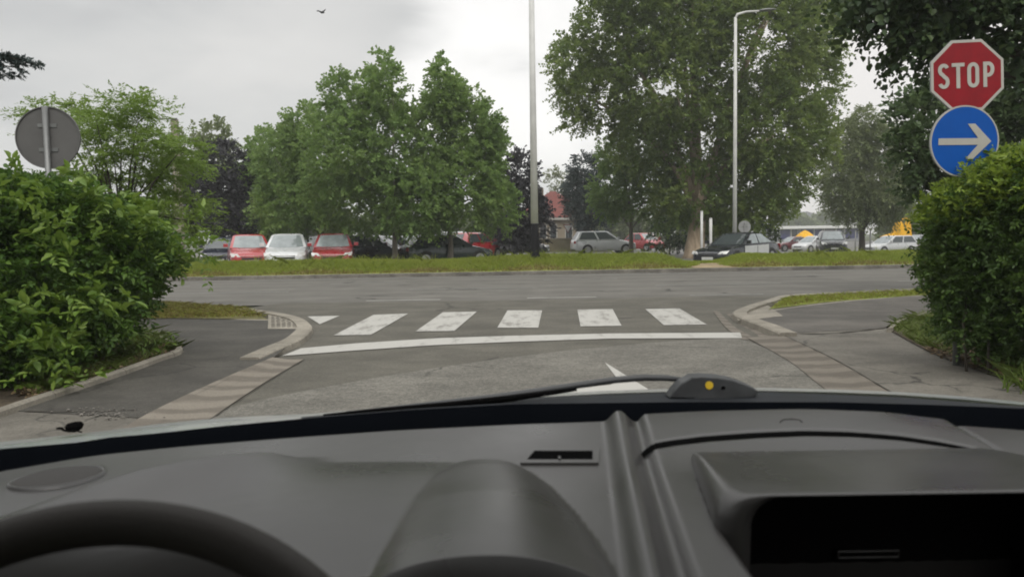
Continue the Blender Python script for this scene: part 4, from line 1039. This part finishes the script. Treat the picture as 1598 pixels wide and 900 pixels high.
# back of a round sign at the left
c = D(75, 215, 7.75)
root = thing('round_sign', 'grey back of a round traffic sign on a post in the left shrub', 'road sign', (c.x, c.y, 0), R(6))
tube_obj('post', [(0, -.035, -.1), (0, -.035, c.z + .3)], [.028, .028], M_GALV, root, 14)
bm = bmesh.new(); bm_prism(bm, [(x, 0, z + c.z) for x, _, z in ngon(48, .302)], (0, .012, 0)); pl = from_bm('plate', bm, M_SIGNB, root, False)
bm = bmesh.new(); ring_prism(bm, [(x, -.012, z + c.z) for x, _, z in ngon(48, .306)], [(x, -.012, z + c.z) for x, _, z in ngon(48, .296)], (0, .026, 0)); from_bm('rim', bm, M_SIGNB, pl)
for zc in (c.z + .12, c.z - .12): box_obj('bracket', -.09, .09, -.008, -.001, zc - .018, zc + .018, M_GALV, root)
# small round sign seen from behind over the sedan
c = D(1162, 354, 38)
root = thing('round_sign', 'small pale back of a round sign above the black sedan roof', 'road sign', (c.x, 38, 0))
tube_obj('post', [(0, -.03, -.6), (0, -.03, c.z + .2)], [.03, .03], M_GALV, root, 10)
bm = bmesh.new(); bm_prism(bm, [(x, 0, z + c.z) for x, _, z in ngon(32, .31)], (0, .015, 0)); from_bm('plate', bm, M_SIGNB_L, root)
box_obj('bracket', -.14, .14, -.012, -.002, c.z - .02, c.z + .02, M_GALV, root)
# yield sign
c = D(886.5, 356, 60)
root = thing('yield_sign', 'small white give way triangle in front of the beige house', 'road sign', (c.x, 60, 0))
tube_obj('post', [(0, .04, -.1), (0, .04, c.z + .1)], [.03, .03], M_GALV, root, 8)
tri = [(-.38, -.0, .28), (.38, 0, .28), (0, 0, -.38)]
bm = bmesh.new(); bm_prism(bm, [(a, 0, b + c.z) for a, _, b in tri], (0, .015, 0)); pl = from_bm('plate', bm, M_SRED, root)
bm = bmesh.new(); bm_prism(bm, [(a * .8, -.004, b * .8 + c.z) for a, _, b in tri], (0, .003, 0)); from_bm('white_field', bm, M_PLATE, pl)

# ------------------------------------------------------------------ buildings
M_WALL = plain('beige_render', (0.26, 0.22, 0.165), .9, 0, .3, .12, 1.0)
M_WALL2 = plain('ochre_wall', (0.2, 0.175, 0.11), .9, 0, .3, .15, 1.0)
def tiles_mat():
    m, t, b = new_mat('roof_tiles')
    oc = t.node('ShaderNodeTexCoord').outputs['Object']
    br = t.node('ShaderNodeTexBrick', inp={'Vector': t.node('ShaderNodeMapping', inp={'Vector': oc, 'Scale': (3, 3, 3)}).outputs[0], 'Color1': (.16, .038, .03, 1), 'Color2': (.125, .032, .026, 1), 'Mortar': (.14, .04, .03, 1), 'Scale': 1.0})
    t.l.new(br.outputs[0], b.inputs['Base Color']); b.inputs['Roughness'].default_value = .85
    return m
M_TILES = tiles_mat()
M_PANE = plain('window_pane', (0.03, 0.035, 0.04), .12, 0, .7)
hx = D(873, 380, 72).x
house = thing('house', 'beige house with a steep red tiled roof glimpsed between dark trees', 'house', (hx, 72, 0))
box_obj('wall', -4.0, 3.2, 0, 8, -.2, 3.0, M_WALL, house)
bm = bmesh.new(); lo = [(-4.5, -.5, 2.95), (3.7, -.5, 2.95), (3.7, 8.5, 2.95), (-4.5, 8.5, 2.95)]
a = [bm.verts.new(q) for q in lo]; b = [bm.verts.new((-.6, 4, 5.6)), bm.verts.new((-.1, 4, 5.6))]
bm.faces.new((a[0], a[1], b[1], b[0])); bm.faces.new((a[1], a[2], b[1])); bm.faces.new((a[2], a[3], b[0], b[1])); bm.faces.new((a[3], a[0], b[0])); bm.faces.new(a[::-1])
roof = from_bm('roof', bm, M_TILES, house)
box_obj('chimney', -1.9, -1.3, 3, 3.6, 4.2, 5.9, M_WALL, roof)
box_obj('fascia', -4.4, 3.6, -.46, -.3, 2.72, 2.94, M_SWHITE, house)
for wx in (-1.5, -.55, .9, 2.0):
    f = box_obj('window', wx - .36, wx + .36, -.04, .0, .95, 2.35, M_SWHITE, house)
    box_obj('pane', wx - .28, wx + .28, -.055, -.041, 1.03, 2.27, M_PANE, f)
lw = thing('low_wall', 'low ochre garden wall before the beige house', 'wall', (hx, 60, 0))
box_obj('panel', -5.5, 3.2, 0, .22, -.1, 1.0, M_WALL2, lw); box_obj('coping', -5.55, 3.25, -.04, .26, 1.0, 1.07, M_CONC, lw)
# shop with white flat roof and blue panels
M_SHOP = plain('shop_wall', (0.3, 0.3, 0.33), .6, 0, .4, .15, .8)
M_SBL = plain('shop_blue', (0.03, 0.035, 0.14), .4, 0, .5, .15, 1)
M_FASC = plain('white_fascia', (0.75, 0.75, 0.73), .6)
SY = 150
sx0, sx1 = D(1214, 370, SY).x, D(1350, 370, SY).x
shop = thing('shop_building', 'long low shop with white flat roof edge and blue window panels', 'shop', ((sx0 + sx1) / 2, SY, -.6))
h = (sx1 - sx0) / 2
box_obj('wall', -h, h, 0, 9, -.2, 2.45, M_SHOP, shop)
box_obj('roof', -h - .7, h + .7, -1.2, 9.5, 2.45, 3.0, M_FASC, shop, .04)
k = 0; x = -h + .4
while x < h - 1.2:
    ww = (1.9, 1.1, 2.4, 1.4)[k % 4]
    o = box_obj('window', x, x + ww, -.08, 0, .5, 2.3, M_SBL if k % 3 != 1 else M_PANE, shop)
    box_obj('frame', x - .12, x, -.1, 0, .4, 2.4, M_FASC, o)
    x += ww + (.35, .6)[k % 2]; k += 1
bb = thing('grey_hall', 'pale hall with a shallow roof far behind the shop', 'building', (D(1258, 370, 300).x, 300, -.6))
box_obj('wall', -6, 6, 0, 14, -.2, 7.6, M_FASC, bb)
bm = bmesh.new(); bm_prism(bm, [(-6.6, -.5, 7.6), (6.6, -.5, 7.6), (0, -.5, 9.8)], (0, 15, 0)); from_bm('roof', bm, M_SHOP, bb)
# yellow parasols / canopies
def parasol(name, label, px, y, ztop, rad, drop, cat='parasol', tilt=0.0, seed=0, n=8):
    p = D(px, 380, y); root = thing(name, label, cat, (p.x, y, gz(p.x, y))); rr = random.Random(seed)
    tube_obj('pole', [(0, 0, -.1), (0, 0, ztop)], [.035, .03], M_POLE, root, 8)
    bm = bmesh.new(); rows = []
    for u in (0.02, .35, .7, 1.0, 1.02):
        r = []
        for k in range(2 * n + 1):
            a = math.pi * k / n; sc = 1 - (.07 if k % 2 else 0) * u
            z = ztop + .05 - drop * u ** 1.4 + (0 if u < 1.01 else -.22) + tilt * u * math.cos(a)
            r.append((rad * u * sc * math.cos(a), rad * u * sc * math.sin(a), z))
        rows.append(r)
    bm_grid(bm, rows); o = from_bm('canopy', bm, M_YELLOW, root, False)
    md = o.modifiers.new('solid', 'SOLIDIFY'); md.thickness = .02
    return root
parasol('parasol', 'small yellow parasol in front of the blue shop windows', 1256, 92, 2.0, 1.25, .85)
# yellow sheeting heaped over something tall
p = D(1397, 380, 64); tz = gz(p.x, 64)
tp = thing('tarpaulin', 'bright yellow sheeting heaped high above the far right silver estate', 'tarpaulin', (p.x, 64, tz))
rr = random.Random(3); rows = []
xs_ = np.linspace(-1.2, 1.1, 24)
for v_ in np.linspace(0, 1, 9):
    r = []
    for x in xs_:
        h0 = 1.4 + .18 * sst1(x, -1.2, -.3) + 1.0 * sst1(x, -.28, .05) + .12 * math.sin(9 * x + 2 * v_) * (x > -.2) + .22 * sst1(x, .3, .8)
        edge = min(v_, 1 - v_) * 2
        r.append((x + .03 * rr.random(), (v_ - .5) * 1.2, 0.75 + (h0 - 0.75) * min(1, .15 + 1.4 * edge) + .04 * rr.random()))
    rows.append(r)
grid_obj('sheet', rows, M_YELLOW, tp, False)
for sx_, hh_ in ((-1.05, 1.35), (.0, 1.5), (.95, 1.9)): tube_obj('pole', [(sx_, 0, -.1), (sx_, 0, hh_)], [.03, .03], M_POLE, tp, 6)
# thin posts under the willow
for px, y in ((1335, 50), (1358, 51)):
    a = D(px, 380, y)
    root = thing('post', 'thin grey post under the willow', 'post', (a.x, y, 0), 0, 'thin posts under the willow')
    tube_obj('shaft', [(0, 0, -1), (0, 0, 1.3)], [.05, .045], M_GALV, root, 8); tube_obj('cap', [(0, 0, 1.3), (0, 0, 1.33)], [.055, .04], M_GALV, root, 8)

# ------------------------------------------------------------------ bird
bp_ = D(502, 20, 24)
bird = thing('bird', 'small dark bird flying in the grey sky', 'bird', bp_, R(60))
bird.scale = (.75, .75, .75)
bm = bmesh.new()
bm_tube(bm, [(-.16, 0, .02), (-.09, 0, .01), (0, 0, 0), (.09, 0, .015), (.13, 0, .03), (.17, 0, .025)], [.006, .028, .042, .03, .024, .005], 8)
for s in (-1, 1):
    q = [(.06, s * .02, .01), (.09, s * .12, .09), (.03, s * .2, .12), (-.05, s * .24, .07), (-.02, s * .12, .05), (-.05, s * .02, .01)]
    bm_prism(bm, q, (0, 0, .006))
bm_prism(bm, [(-.13, -.015, .015), (-.13, .015, .015), (-.24, .05, .02), (-.24, -.05, .02)], (0, 0, .006))
from_bm('body', bm, plain('bird_feathers', (0.02, 0.02, 0.022), .7), bird, True)

# ------------------------------------------------------------------ the car one sits in
def grain_plastic(name, c, rough=.55, spec=.4, bump=.25, scale=900, vary=.06):
    m, t, b = new_mat(name)
    oc = t.node('ShaderNodeTexCoord').outputs['Object']
    n = t.noise(oc, 5, 4, .6); dust = t.noise(oc, 160, 3, .75)
    f = t.math('ADD', t.ramp(n, .3, .7, 1 - vary, 1 + vary), t.ramp(dust, .62, .8, 0, .12))
    col = t.mix(1.0, c, t.node('ShaderNodeCombineColor', inp={0: f, 1: f, 2: f}).outputs[0], 'MULTIPLY')
    t.l.new(col, b.inputs['Base Color'])
    t.l.new(t.ramp(n, .3, .7, rough - .05, rough + .05), b.inputs['Roughness'])
    b.inputs['Specular IOR Level'].default_value = spec
    v = t.node('ShaderNodeTexVoronoi', inp={'Vector': oc, 'Scale': scale})
    bn = t.node('ShaderNodeBump', inp={'Strength': bump, 'Distance': .0006, 'Height': v.outputs[0]})
    t.l.new(bn.outputs[0], b.inputs['Normal'])
    return m
M_DASH = grain_plastic('dash_plastic', (0.032, 0.0305, 0.029), .31, .6, .04)
M_DASH_S = grain_plastic('speaker_grille', (0.04, 0.038, 0.036), .7, .2, .6, 500)
M_VENT = plain('vent_black', (0.004, 0.004, 0.004), .8, 0, 0.0)
M_RECESS = plain('recess_black', (0.006, 0.0056, 0.0055), .7, 0, 0.05)
M_TRIM = plain('seal_black', (0.0025, 0.003, 0.004), .8, 0, 0.0)
M_COWL = plain('cowl_plastic', (0.022, 0.024, 0.027), .6, 0, .1, .2, 12)
M_WIPER = plain('wiper_plastic', (0.04, 0.042, 0.044), .5, 0, .4, .2, 25)
M_LEATHER = grain_plastic('wheel_leather', (0.028, 0.025, 0.022), .6, .2, .5, 600, .12)
M_BONNET = paint('bonnet_paint', (0.5, 0.53, 0.53), .2, .3)
M_HEAD = plain('headliner', (0.25, 0.24, 0.23), .95)
M_DOT = plain('yellow_dot', (0.62, 0.42, 0.03), .4)

mycar = thing('car_interior', 'dark grey car dashboard, steering wheel and windscreen around the viewpoint', 'car', (0, 0, 0))

def front_px():            # dashboard edge below the windscreen, as seen from the seat
    return [(-260, 800), (-100, 752), (0, 733), (150, 707), (300, 692), (450, 680), (620, 668), (800, 659), (945, 654), (1000, 651), (1100, 646), (1250, 643), (1380, 648), (1450, 658), (1598, 668), (1720, 680), (1860, 705)]
def fdepth(px): return 1.15 - .10 * ((px - 850) / 800) ** 2
FR = np.array([list(D(x, y, fdepth(x))) for x, y in front_px()])
XS = np.linspace(-.86, .86, 431)
yf = np.interp(XS, FR[:, 0], FR[:, 1]); zf = np.interp(XS, FR[:, 0], FR[:, 2])
def smooth1(a, k):
    ker = np.ones(k) / k; p = np.r_[[a[0]] * (k // 2), a, [a[-1]] * (k // 2)]
    return np.convolve(p, ker, 'valid')
yf, zf = smooth1(yf, 15), smooth1(zf, 15)
NV = 300
v = np.linspace(0, 1, NV)[:, None]
Y0 = .42
YY = Y0 + v * (yf[None] - Y0); XX = np.repeat(XS[None], NV, 0)
def sst(x, a, b):
    t = np.clip((x - a) / (b - a), 0, 1); return t * t * (3 - 2 * t)
w = sst(YY, yf[None] - .28, yf[None])
Z = .963 * (1 - w) + zf[None] * w
Z -= .012 * sst(YY, yf[None] - .012, yf[None])          # rolled front edge
# big instrument hood on the driver's side: crest line at its far edge, soft shoulder on the left
crest_px = [(60, 800), (150, 772), (225, 752), (310, 733), (390, 721), (480, 716), (600, 716), (700, 717), (790, 722)]
CR = np.array([list(G(x, y, .985 if x < 350 else .967)) for x, y in crest_px])
cy_ = smooth1(np.interp(XS, CR[:, 0], CR[:, 1]), 21)
d = cy_[None] - YY                                        # towards the driver
xs_ = sst(XX, -.62, -.40) * (1 - sst(XX, -.085, .03))
lf = 1 - sst(XX, -.42, -.22)
h1 = lf * (.040 * sst(d, -.03, .006) - .022 * sst(d, 0, .2)) + (1 - lf) * .026 * (1 - np.exp(-np.clip(d, 0, None) / .15))
Z = Z + h1 * xs_
# dome over the gauges
axd = -.026 - .013 * (YY - .60) / .33
wdm = np.interp(YY, [.55, .62, .70, .78, .86, .92, .945], [.122, .120, .114, .103, .088, .070, .05])
zc = np.interp(YY, [.55, .62, .75, .88, .92, .945], [1.012, 1.008, .999, .987, .981, .962])
q = ((XX - axd) / wdm) ** 2
dome = .935 + (zc - .935) * np.sqrt(np.clip(1 - q ** 1.1, 0, None))
q = np.where(YY > .945, 2.0, q)
Z = np.where((q < 1) & (YY > .56), np.maximum(Z, dome), Z)
# rib between the driver's side and the centre
rc = .158 + (YY - 1.158) * (.158 - .112) / (1.158 - .628); rx = (XX - rc) / .024
Z = Z + .017 * sst(1 - np.abs(rx), 0, .95) * sst(yf[None] - YY, -.0, .02)
# centre pad, with seams on both sides
right = .61 + (YY - 1.0) * .085
pad = sst(XX - rc, .024, .04) * (1 - sst(XX - right, -.005, .01))
Z = Z + .008 * pad
Z -= .004 * np.exp(-(((XX - rc - .0285) / .007) ** 2)) + .004 * np.exp(-(((XX - right - .004) / .007) ** 2))
# defroster slot pressed into the pad
sl_px = [(1002, 697), (1050, 691), (1100, 687), (1180, 684), (1250, 683), (1330, 685), (1400, 689), (1470, 696), (1530, 704)]
SL = np.array([list(G(x, y, .975)) for x, y in sl_px])
sy = np.interp(XS, SL[:, 0], SL[:, 1], left=9, right=9)
Z -= .003 * np.exp(-(((YY - sy[None]) / .0125) ** 6)) * ((XS > SL[0, 0]) & (XS < SL[-1, 0]))[None]
# the gauges' well behind the steering wheel and under the dome
well = (1 - sst(XX, -.255, -.205)) * sst(XX, -.72, -.67) * (1 - sst(YY, .645, .672))
well = np.maximum(well, (q < 1.0) * (YY <= .562) * 1.0)
Z = Z - .14 * well
XL_ = D(1172, 860, .70).x
DXI = np.interp(YY, [.70, .712, .735, .80, .86, .90], [.028, .028, .027, .019, .012, .006])
Z = Z - .2 * sst(XX, XL_ - DXI + .004, XL_ - DXI + .009) * (1 - sst(YY, .855, .865)) * (1 - sst(XX, XL_ + .365, XL_ + .372))
rows = np.stack([XX, YY, Z], -1)
V = rows.reshape(-1, 3); nx = len(XS)
idx = np.arange(NV * nx).reshape(NV, nx)
F = np.stack([idx[:-1, :-1], idx[:-1, 1:], idx[1:, 1:], idx[1:, :-1]], -1).reshape(-1, 4)
dash_o = quads_mesh('dashboard', V, F, M_DASH, mycar, True)
def zdash(x, y):
    i = int(np.clip(np.searchsorted(XS, x), 1, nx - 1)); j = int(np.clip((y - Y0) / (yf[i] - Y0) * (NV - 1), 0, NV - 1))
    return float(Z[j, i])
def on_dash(px, py):
    z = .965
    for _ in range(6):
        p = G(px, py, z); z = zdash(p.x, p.y)
    p.z = z; return p
# gauge panel deep in the well
box_obj('instrument_panel', -.71, -.20, .43, .70, .80, .845, M_RECESS, mycar)
# speaker grille with a raised ring
c = on_dash(91, 746)
bm = bmesh.new(); ring = []
for k in range(49):
    a = 2 * math.pi * k / 48; rr_ = []
    for r_, dz in ((.0475, -.004), (.0495, .0035), (.053, .004), (.0555, -.006)):
        x, y = c.x + r_ * math.cos(a), c.y + r_ * 1.02 * math.sin(a); rr_.append((x, y, zdash(x, y) + dz))
    ring.append(rr_)
bm_grid(bm, ring); bmesh.ops.remove_doubles(bm, verts=bm.verts, dist=.0003)
sp_o = from_bm('speaker_ring', bm, M_DASH, dash_o, True)
bm = bmesh.new(); rws = []
for r_ in np.linspace(0.0005, .0485, 8):
    rws.append([(c.x + r_ * math.cos(2 * math.pi * k / 40), c.y + r_ * 1.02 * math.sin(2 * math.pi * k / 40), c.z + .004 - .003 * (r_ / .048) ** 2) for k in range(41)])
bm_grid(bm, rws); from_bm('speaker_grille', bm, M_DASH_S, dash_o, True)
# small air vent
a = on_dash(822, 721); b = on_dash(926, 721); e = on_dash(826, 705); f_ = on_dash(926, 705)
bm = bmesh.new()
fr = [Vector(p) for p in ((on_dash(812, 725)), on_dash(934, 725), on_dash(936, 700), on_dash(822, 700))]
inn = [Vector(on_dash(822, 720)), Vector(on_dash(925, 720)), Vector(on_dash(925, 706)), Vector(on_dash(834, 706))]
for q_ in fr: q_.z = c.z + .004
for q_ in inn: q_.z = c.z + .003
for lst in (fr, inn):
    for q_ in lst: q_.z = zdash(q_.x, q_.y) + .003
ring_prism(bm, fr, inn, (0, 0, -.006))
vent = from_bm('air_vent', bm, M_DASH, dash_o)
bm = bmesh.new(); bm_prism(bm, [q_ + Vector((0, 0, -.0012)) for q_ in inn], (0, 0, -.004)); from_bm('duct', bm, M_VENT, dash_o)
m_ = inn[0].lerp(inn[1], .5); box_obj('vane', m_.x - .0015, m_.x + .0015, m_.y - .002, m_.y + .008, m_.z - .002, m_.z + .002, M_DASH, dash_o)
# black floor of the defroster slot
sp_ = spline([Vector((SL[i, 0], SL[i, 1], 0)) for i in range(len(SL))], 60)
bm = bmesh.new()
bm_grid(bm, [[(p.x, p.y + s * .0115, .5 * (zdash(p.x, p.y + .022) + zdash(p.x, p.y - .022)) - .001) for p in sp_] for s in (-1, 1)])
from_bm('defroster_slot', bm, M_VENT, dash_o)
# faint moulded mark
t0 = [on_dash(x, y) for x, y in ((1217, 659), (1222, 655), (1235, 654), (1247, 655), (1252, 659))]
tube_obj('moulded_mark', [p + Vector((0, 0, .0004)) for p in t0], .0009, M_DASH_S, dash_o, 6)

# hood over the display in the centre
def sect(x0, x1, zt, zb, rad, n=8, skew=0.0):
    pts = [(x0 - skew, zb)]
    for k in range(n + 1):
        a = math.pi - math.pi / 2 * k / n
        pts.append((x0 + rad + rad * math.cos(a), zt - rad + rad * math.sin(a)))
    for k in range(n + 1):
        a = math.pi / 2 - math.pi / 2 * k / n
        pts.append((x1 - rad + rad * math.cos(a), zt - rad + rad * math.sin(a)))
    pts.append((x1 + skew, zb))
    return pts
o0 = D(1165, 880, .70); ot = D(1300, 775, .70)
xl, zt = D(1172, 860, .70).x, ot.z
xr = xl + .36
bm = bmesh.new(); rows = []
for y, dx, dz, rd in ((.93, .002, -.022, .008), (.90, .006, -.0165, .010), (.86, .012, -.011, .014), (.80, .019, -.006, .018), (.735, .027, -.001, .024), (.712, .028, .001, .027), (.703, .022, .002, .030), (.70, .010, .002, .032), (.702, .0, 0, .03), (.71, -.003, -.002, .028)):
    rows.append([(x, y, z) for x, z in sect(xl - dx, xr + dx, zt + dz, .80, rd, 8, .004)])
bm_grid(bm, rows)
hood = from_bm('display_hood', bm, M_DASH, mycar, True)
bm = bmesh.new(); rows = []
for y, dd in ((.712, -.003), (.76, -.006), (.86, -.012)):
    rows.append([(x, y, z) for x, z in sect(xl - dd, xr + dd, zt + dd, .80, .028, 8)])
bm_grid(bm, rows); bm.faces.new([v_ for v_ in bm.verts][-len(rows[0]):])
from_bm('recess', bm, M_RECESS, hood)
box_obj('recess_floor', xl - .02, xr + .02, .43, .868, .785, .81, M_RECESS, hood)
p0, p1 = D(1310, 862, .845), D(1408, 874, .845)
bm = bmesh.new(); ring_prism(bm, [(p0.x, .85, p1.z), (p1.x, .85, p1.z), (p1.x, .85, p0.z), (p0.x, .85, p0.z)], [(p0.x + .003, .85, p1.z + .003), (p1.x - .003, .85, p1.z + .003), (p1.x - .003, .85, p0.z - .003), (p0.x + .003, .85, p0.z - .003)], (0, .006, 0))
from_bm('card_slot', bm, plain('slot_rim', (0.03, 0.028, 0.026), .4), hood, False, .001)

# black sealing strip and cowl under the glass
up_px = [(-260, 740), (-100, 712), (0, 700), (120, 690), (170, 682), (240, 676), (350, 664), (480, 652), (640, 639), (800, 630), (1050, 627), (1300, 627), (1450, 631), (1598, 637), (1720, 646), (1860, 662)]
def seal_depth(px): return fdepth(px) + .07
fx = [p[0] for p in front_px()]; fyv = [p[1] for p in front_px()]
ux = [p[0] for p in up_px]; uyv = [p[1] for p in up_px]
pxs = np.linspace(-250, 1850, 120)
r0, r1, r2 = [], [], []
for x in pxs:
    yb = np.interp(x, fx, fyv); yt = np.interp(x, ux, uyv)
    p = D(x, yb + 8, fdepth(x) + .004); p2 = D(x, (yb * .5 + yt * .5), fdepth(x) + .04); p3 = D(x, yt, seal_depth(x))
    r0.append(p - Vector((0, 0, .03))); r1.append(p2 - Vector((0, 0, .002))); r2.append(p3)
grid_obj('seal', [r0, [a.lerp(b, .4) + Vector((0, 0, .004)) for a, b in zip(r0, r1)], r1, r2], M_TRIM, mycar)
# cowl grille strip
cw_top = [(470, 650), (560, 643), (650, 634), (800, 622), (950, 615), (1050, 612), (1200, 611), (1400, 619), (1598, 634), (1860, 664)]
cxs = np.linspace(470, 1850, 90)
ra, rb_, rcw = [], [], []
for x in cxs:
    yt = np.interp(x, ux, uyv); y2 = np.interp(x, [p[0] for p in cw_top], [p[1] for p in cw_top])
    ra.append(D(x, yt + 1.5, seal_depth(x) + .004)); rb_.append(D(x, min(y2, yt) + .35 * max(yt - y2, 0), seal_depth(x) + .07)); rcw.append(D(x, min(y2, yt), seal_depth(x) + .10))
grid_obj('cowl', [ra, rb_, rcw, [p + Vector((0, .03, -.05)) for p in rcw]], M_COWL, mycar)
# bonnet: a curved sheet falling away from its rear edge
bt = [(-260, 718), (-100, 699), (0, 689), (60, 683), (120, 677), (180, 670), (240, 662), (300, 656), (360, 651), (420, 648), (480, 646), (560, 639), (650, 631), (800, 617), (950, 609), (1050, 606), (1180, 604.5), (1300, 607), (1400, 611), (1500, 618), (1598, 627), (1860, 656)]
bxs = np.linspace(-250, 1850, 140)
br = [[] for _ in range(7)]
for x in bxs:
    y1 = np.interp(x, [p[0] for p in bt], [p[1] for p in bt]); yl_ = np.interp(x, ux, uyv)
    fall = 1 + .5 * ((x - 800) / 800) ** 2
    lowy = yl_ + 4 if x < 470 else y1 + 4.5
    dep = seal_depth(x) + .13
    p = D(x, lowy, dep - .02); q_ = D(x, y1 + .4 * (lowy - y1), dep + .08); t_ = D(x, y1, dep + .2)
    br[0].append(p); br[1].append(q_); br[2].append(t_)
    dirv = Vector((t_.x * .12, 1, 0))
    for k, (yy_, dz) in enumerate(((.15, -.045), (.4, -.15), (.65, -.32), (.72, -.62))):
        br[3 + k].append(t_ + dirv * yy_ + Vector((0, 0, dz * fall)))
bonnet = grid_obj('bonnet', br, M_BONNET, mycar)
# washer jet on the bonnet
c = D(116, 665, 1.42)
bm = bmesh.new()
rows = []
for u, k in ((0, .3), (.004, .8), (.011, 1), (.016, .8), (.018, .2)):
    rows.append([(c.x + .0145 * k * math.cos(a), c.y + .02 * k * math.sin(a), c.z - .010 + u) for a in np.linspace(0, 2 * math.pi, 21)])
bm_grid(bm, rows); jet = from_bm('washer_jet', bm, M_VENT, bonnet, True)
tube_obj('hose', [D(x, y, 1.40) for x, y in ((88, 668), (96, 668), (100, 671), (108, 673), (118, 671), (128, 674))], [.0016, .0028, .0022, .0018, .0018, .0014], M_VENT, bonnet, 8)

# wiper
def P_(x, y, d_): return D(x, y, d_)
wd = 1.30
arm_px = [(1070, 593), (1040, 589.5), (1005, 589), (960, 592.5), (900, 601), (840, 610), (780, 618.5), (700, 628), (620, 637), (540, 644)]
wiper = tube_obj('wiper', [P_(x, y, wd - .03 * i / 9) for i, (x, y) in enumerate(arm_px)], [.0042, .0052, .0056, .0056, .0056, .0055, .0056, .0055, .005, .003], M_WIPER, mycar, 12)
tube_obj('wiper_blade', [P_(x, y, wd - .035) for x, y in ((900, 607), (800, 621), (700, 631.5), (600, 640), (505, 648.5))], [.003, .0055, .0055, .005, .003], M_VENT, wiper, 8)
cap_px = [(1044, 621), (1052, 609), (1064, 597), (1074, 592), (1080, 588), (1096, 587), (1120, 588.5), (1142, 592), (1160, 598), (1175, 604), (1184, 610), (1182, 616), (1176, 621), (1146, 622), (1145, 627), (1084, 627), (1083, 622)]
bm = bmesh.new(); bm_prism(bm, [P_(x, y, wd - .045) for x, y in cap_px], (0, .035, .0))
cap = from_bm('wiper_cap', bm, M_WIPER, wiper, False, .0035, 3)
c = P_(1107, 601, wd - .0465)
bm = bmesh.new(); bm_prism(bm, [(c.x + .0065 * math.cos(a), c.y, c.z + .0065 * math.sin(a)) for a in np.linspace(0, 2 * math.pi, 20)[:-1]], (0, .002, 0)); from_bm('yellow_dot', bm, M_DOT, cap)
c = P_(1129, 605, wd - .0465)
bm = bmesh.new(); bm_prism(bm, [(c.x + .0034 * math.cos(a), c.y, c.z + .0028 * math.sin(a)) for a in np.linspace(0, 2 * math.pi, 16)[:-1]], (0, .002, 0)); from_bm('pin_hole', bm, M_VENT, cap)

# windscreen, roof, pillars, doors
def clear_glass():
    m = bpy.data.materials.new('windscreen_glass'); m.use_nodes = True; t = NT(m.node_tree); t.n.clear()
    tr = t.node('ShaderNodeBsdfTransparent', inp={'Color': (1, 1, 1, 1)})
    t.node('ShaderNodeOutputMaterial', inp={0: tr.outputs[0]})
    return m
rows = []
for u in np.linspace(0, 1, 12):
    r = []
    for s in np.linspace(-1, 1, 25):
        xb, yb, zb_ = s * .80, 1.245 - .20 * s * s, .957 - .02 * s * s
        xt, yt, zt_ = s * .60, .42 - .08 * s * s, 1.53 - .02 * s * s
        bul = .035 * math.sin(math.pi * u)
        r.append((xb + (xt - xb) * u, yb + (yt - yb) * u + bul, zb_ + (zt_ - zb_) * u + bul))
    rows.append(r)
ws = grid_obj('windscreen', rows, clear_glass(), mycar)
for s in (-1, 1):
    tube_obj('pillar', [(s * .84, 1.08, .93), (s * .75, .72, 1.26), (s * .64, .36, 1.50)], [.035, .04, .045], M_HEAD, mycar, 10)
grid_obj('roof', [[(s * (.62 + .03 * min(1, abs(y))), y - .06 * s * s, 1.535 - .03 * s ** 4 + .02 * (1 - abs(y + .5))) for s in np.linspace(-1, 1, 13)] for y in (.42, .2, -.2, -.7, -1.2)], M_HEAD, mycar)
for s in (-1, 1):
    x0, x1 = sorted((s * .80, s * .86)); box_obj('door', x0, x1, -1.2, 1.05, .25, .90, M_DASH, mycar, .02)

M_SEAT = plain('seat_cloth', (0.03, 0.03, 0.032), .9, 0, .1)
box_obj('cabin_light_block', -.8, .8, -1.26, -1.2, .25, 1.5, M_SEAT, mycar, .02)  # unseen panel added to close the cabin and darken driver-facing surfaces
for s in (-1, 1):
    st_ = box_obj('seat', s * .38 - .25, s * .38 + .25, -.78, -.58, .45, 1.08, M_SEAT, mycar, .05)
    box_obj('headrest', s * .38 - .13, s * .38 + .13, -.80, -.69, 1.11, 1.30, M_SEAT, st_, .04)

# steering wheel: leather rim with hub and spokes
RW, RT = .200, .0135
tilt = R(56)
top = D(180, 781, .455)
cen = top + Vector((0, -math.cos(tilt) * RW, -math.sin(tilt) * RW - RT))
ax = Vector((1, 0, 0)); bx = Vector((0, math.cos(tilt), math.sin(tilt))); nz = ax.cross(bx)
bm = bmesh.new(); rows = []
for k in range(97):
    a = 2 * math.pi * k / 96; rad = ax * math.cos(a) + bx * math.sin(a); r = []
    for j in range(17):
        e_ = 2 * math.pi * j / 16
        r.append(cen + rad * (RW + RT * math.cos(e_)) + nz * (RT * 1.15 * math.sin(e_)))
    rows.append(r)
bm_grid(bm, rows); bmesh.ops.remove_doubles(bm, verts=bm.verts, dist=.0002)
sw = from_bm('steering_wheel', bm, M_LEATHER, mycar, True)
bm = bmesh.new(); bm_prism(bm, [cen + ax * .065 * math.cos(a) + bx * .055 * math.sin(a) for a in np.linspace(0, 2 * math.pi, 33)[:-1]], nz * .03); from_bm('hub', bm, M_RECESS, sw, False, .006)
for s in (-1, 1):
    bm = bmesh.new(); bm_tube(bm, [cen + ax * s * .05, cen + ax * s * .11 - bx * .01, cen + ax * s * RW - bx * .005], [.022, .014, .012], 10); from_bm('spoke', bm, M_RECESS, sw, True)
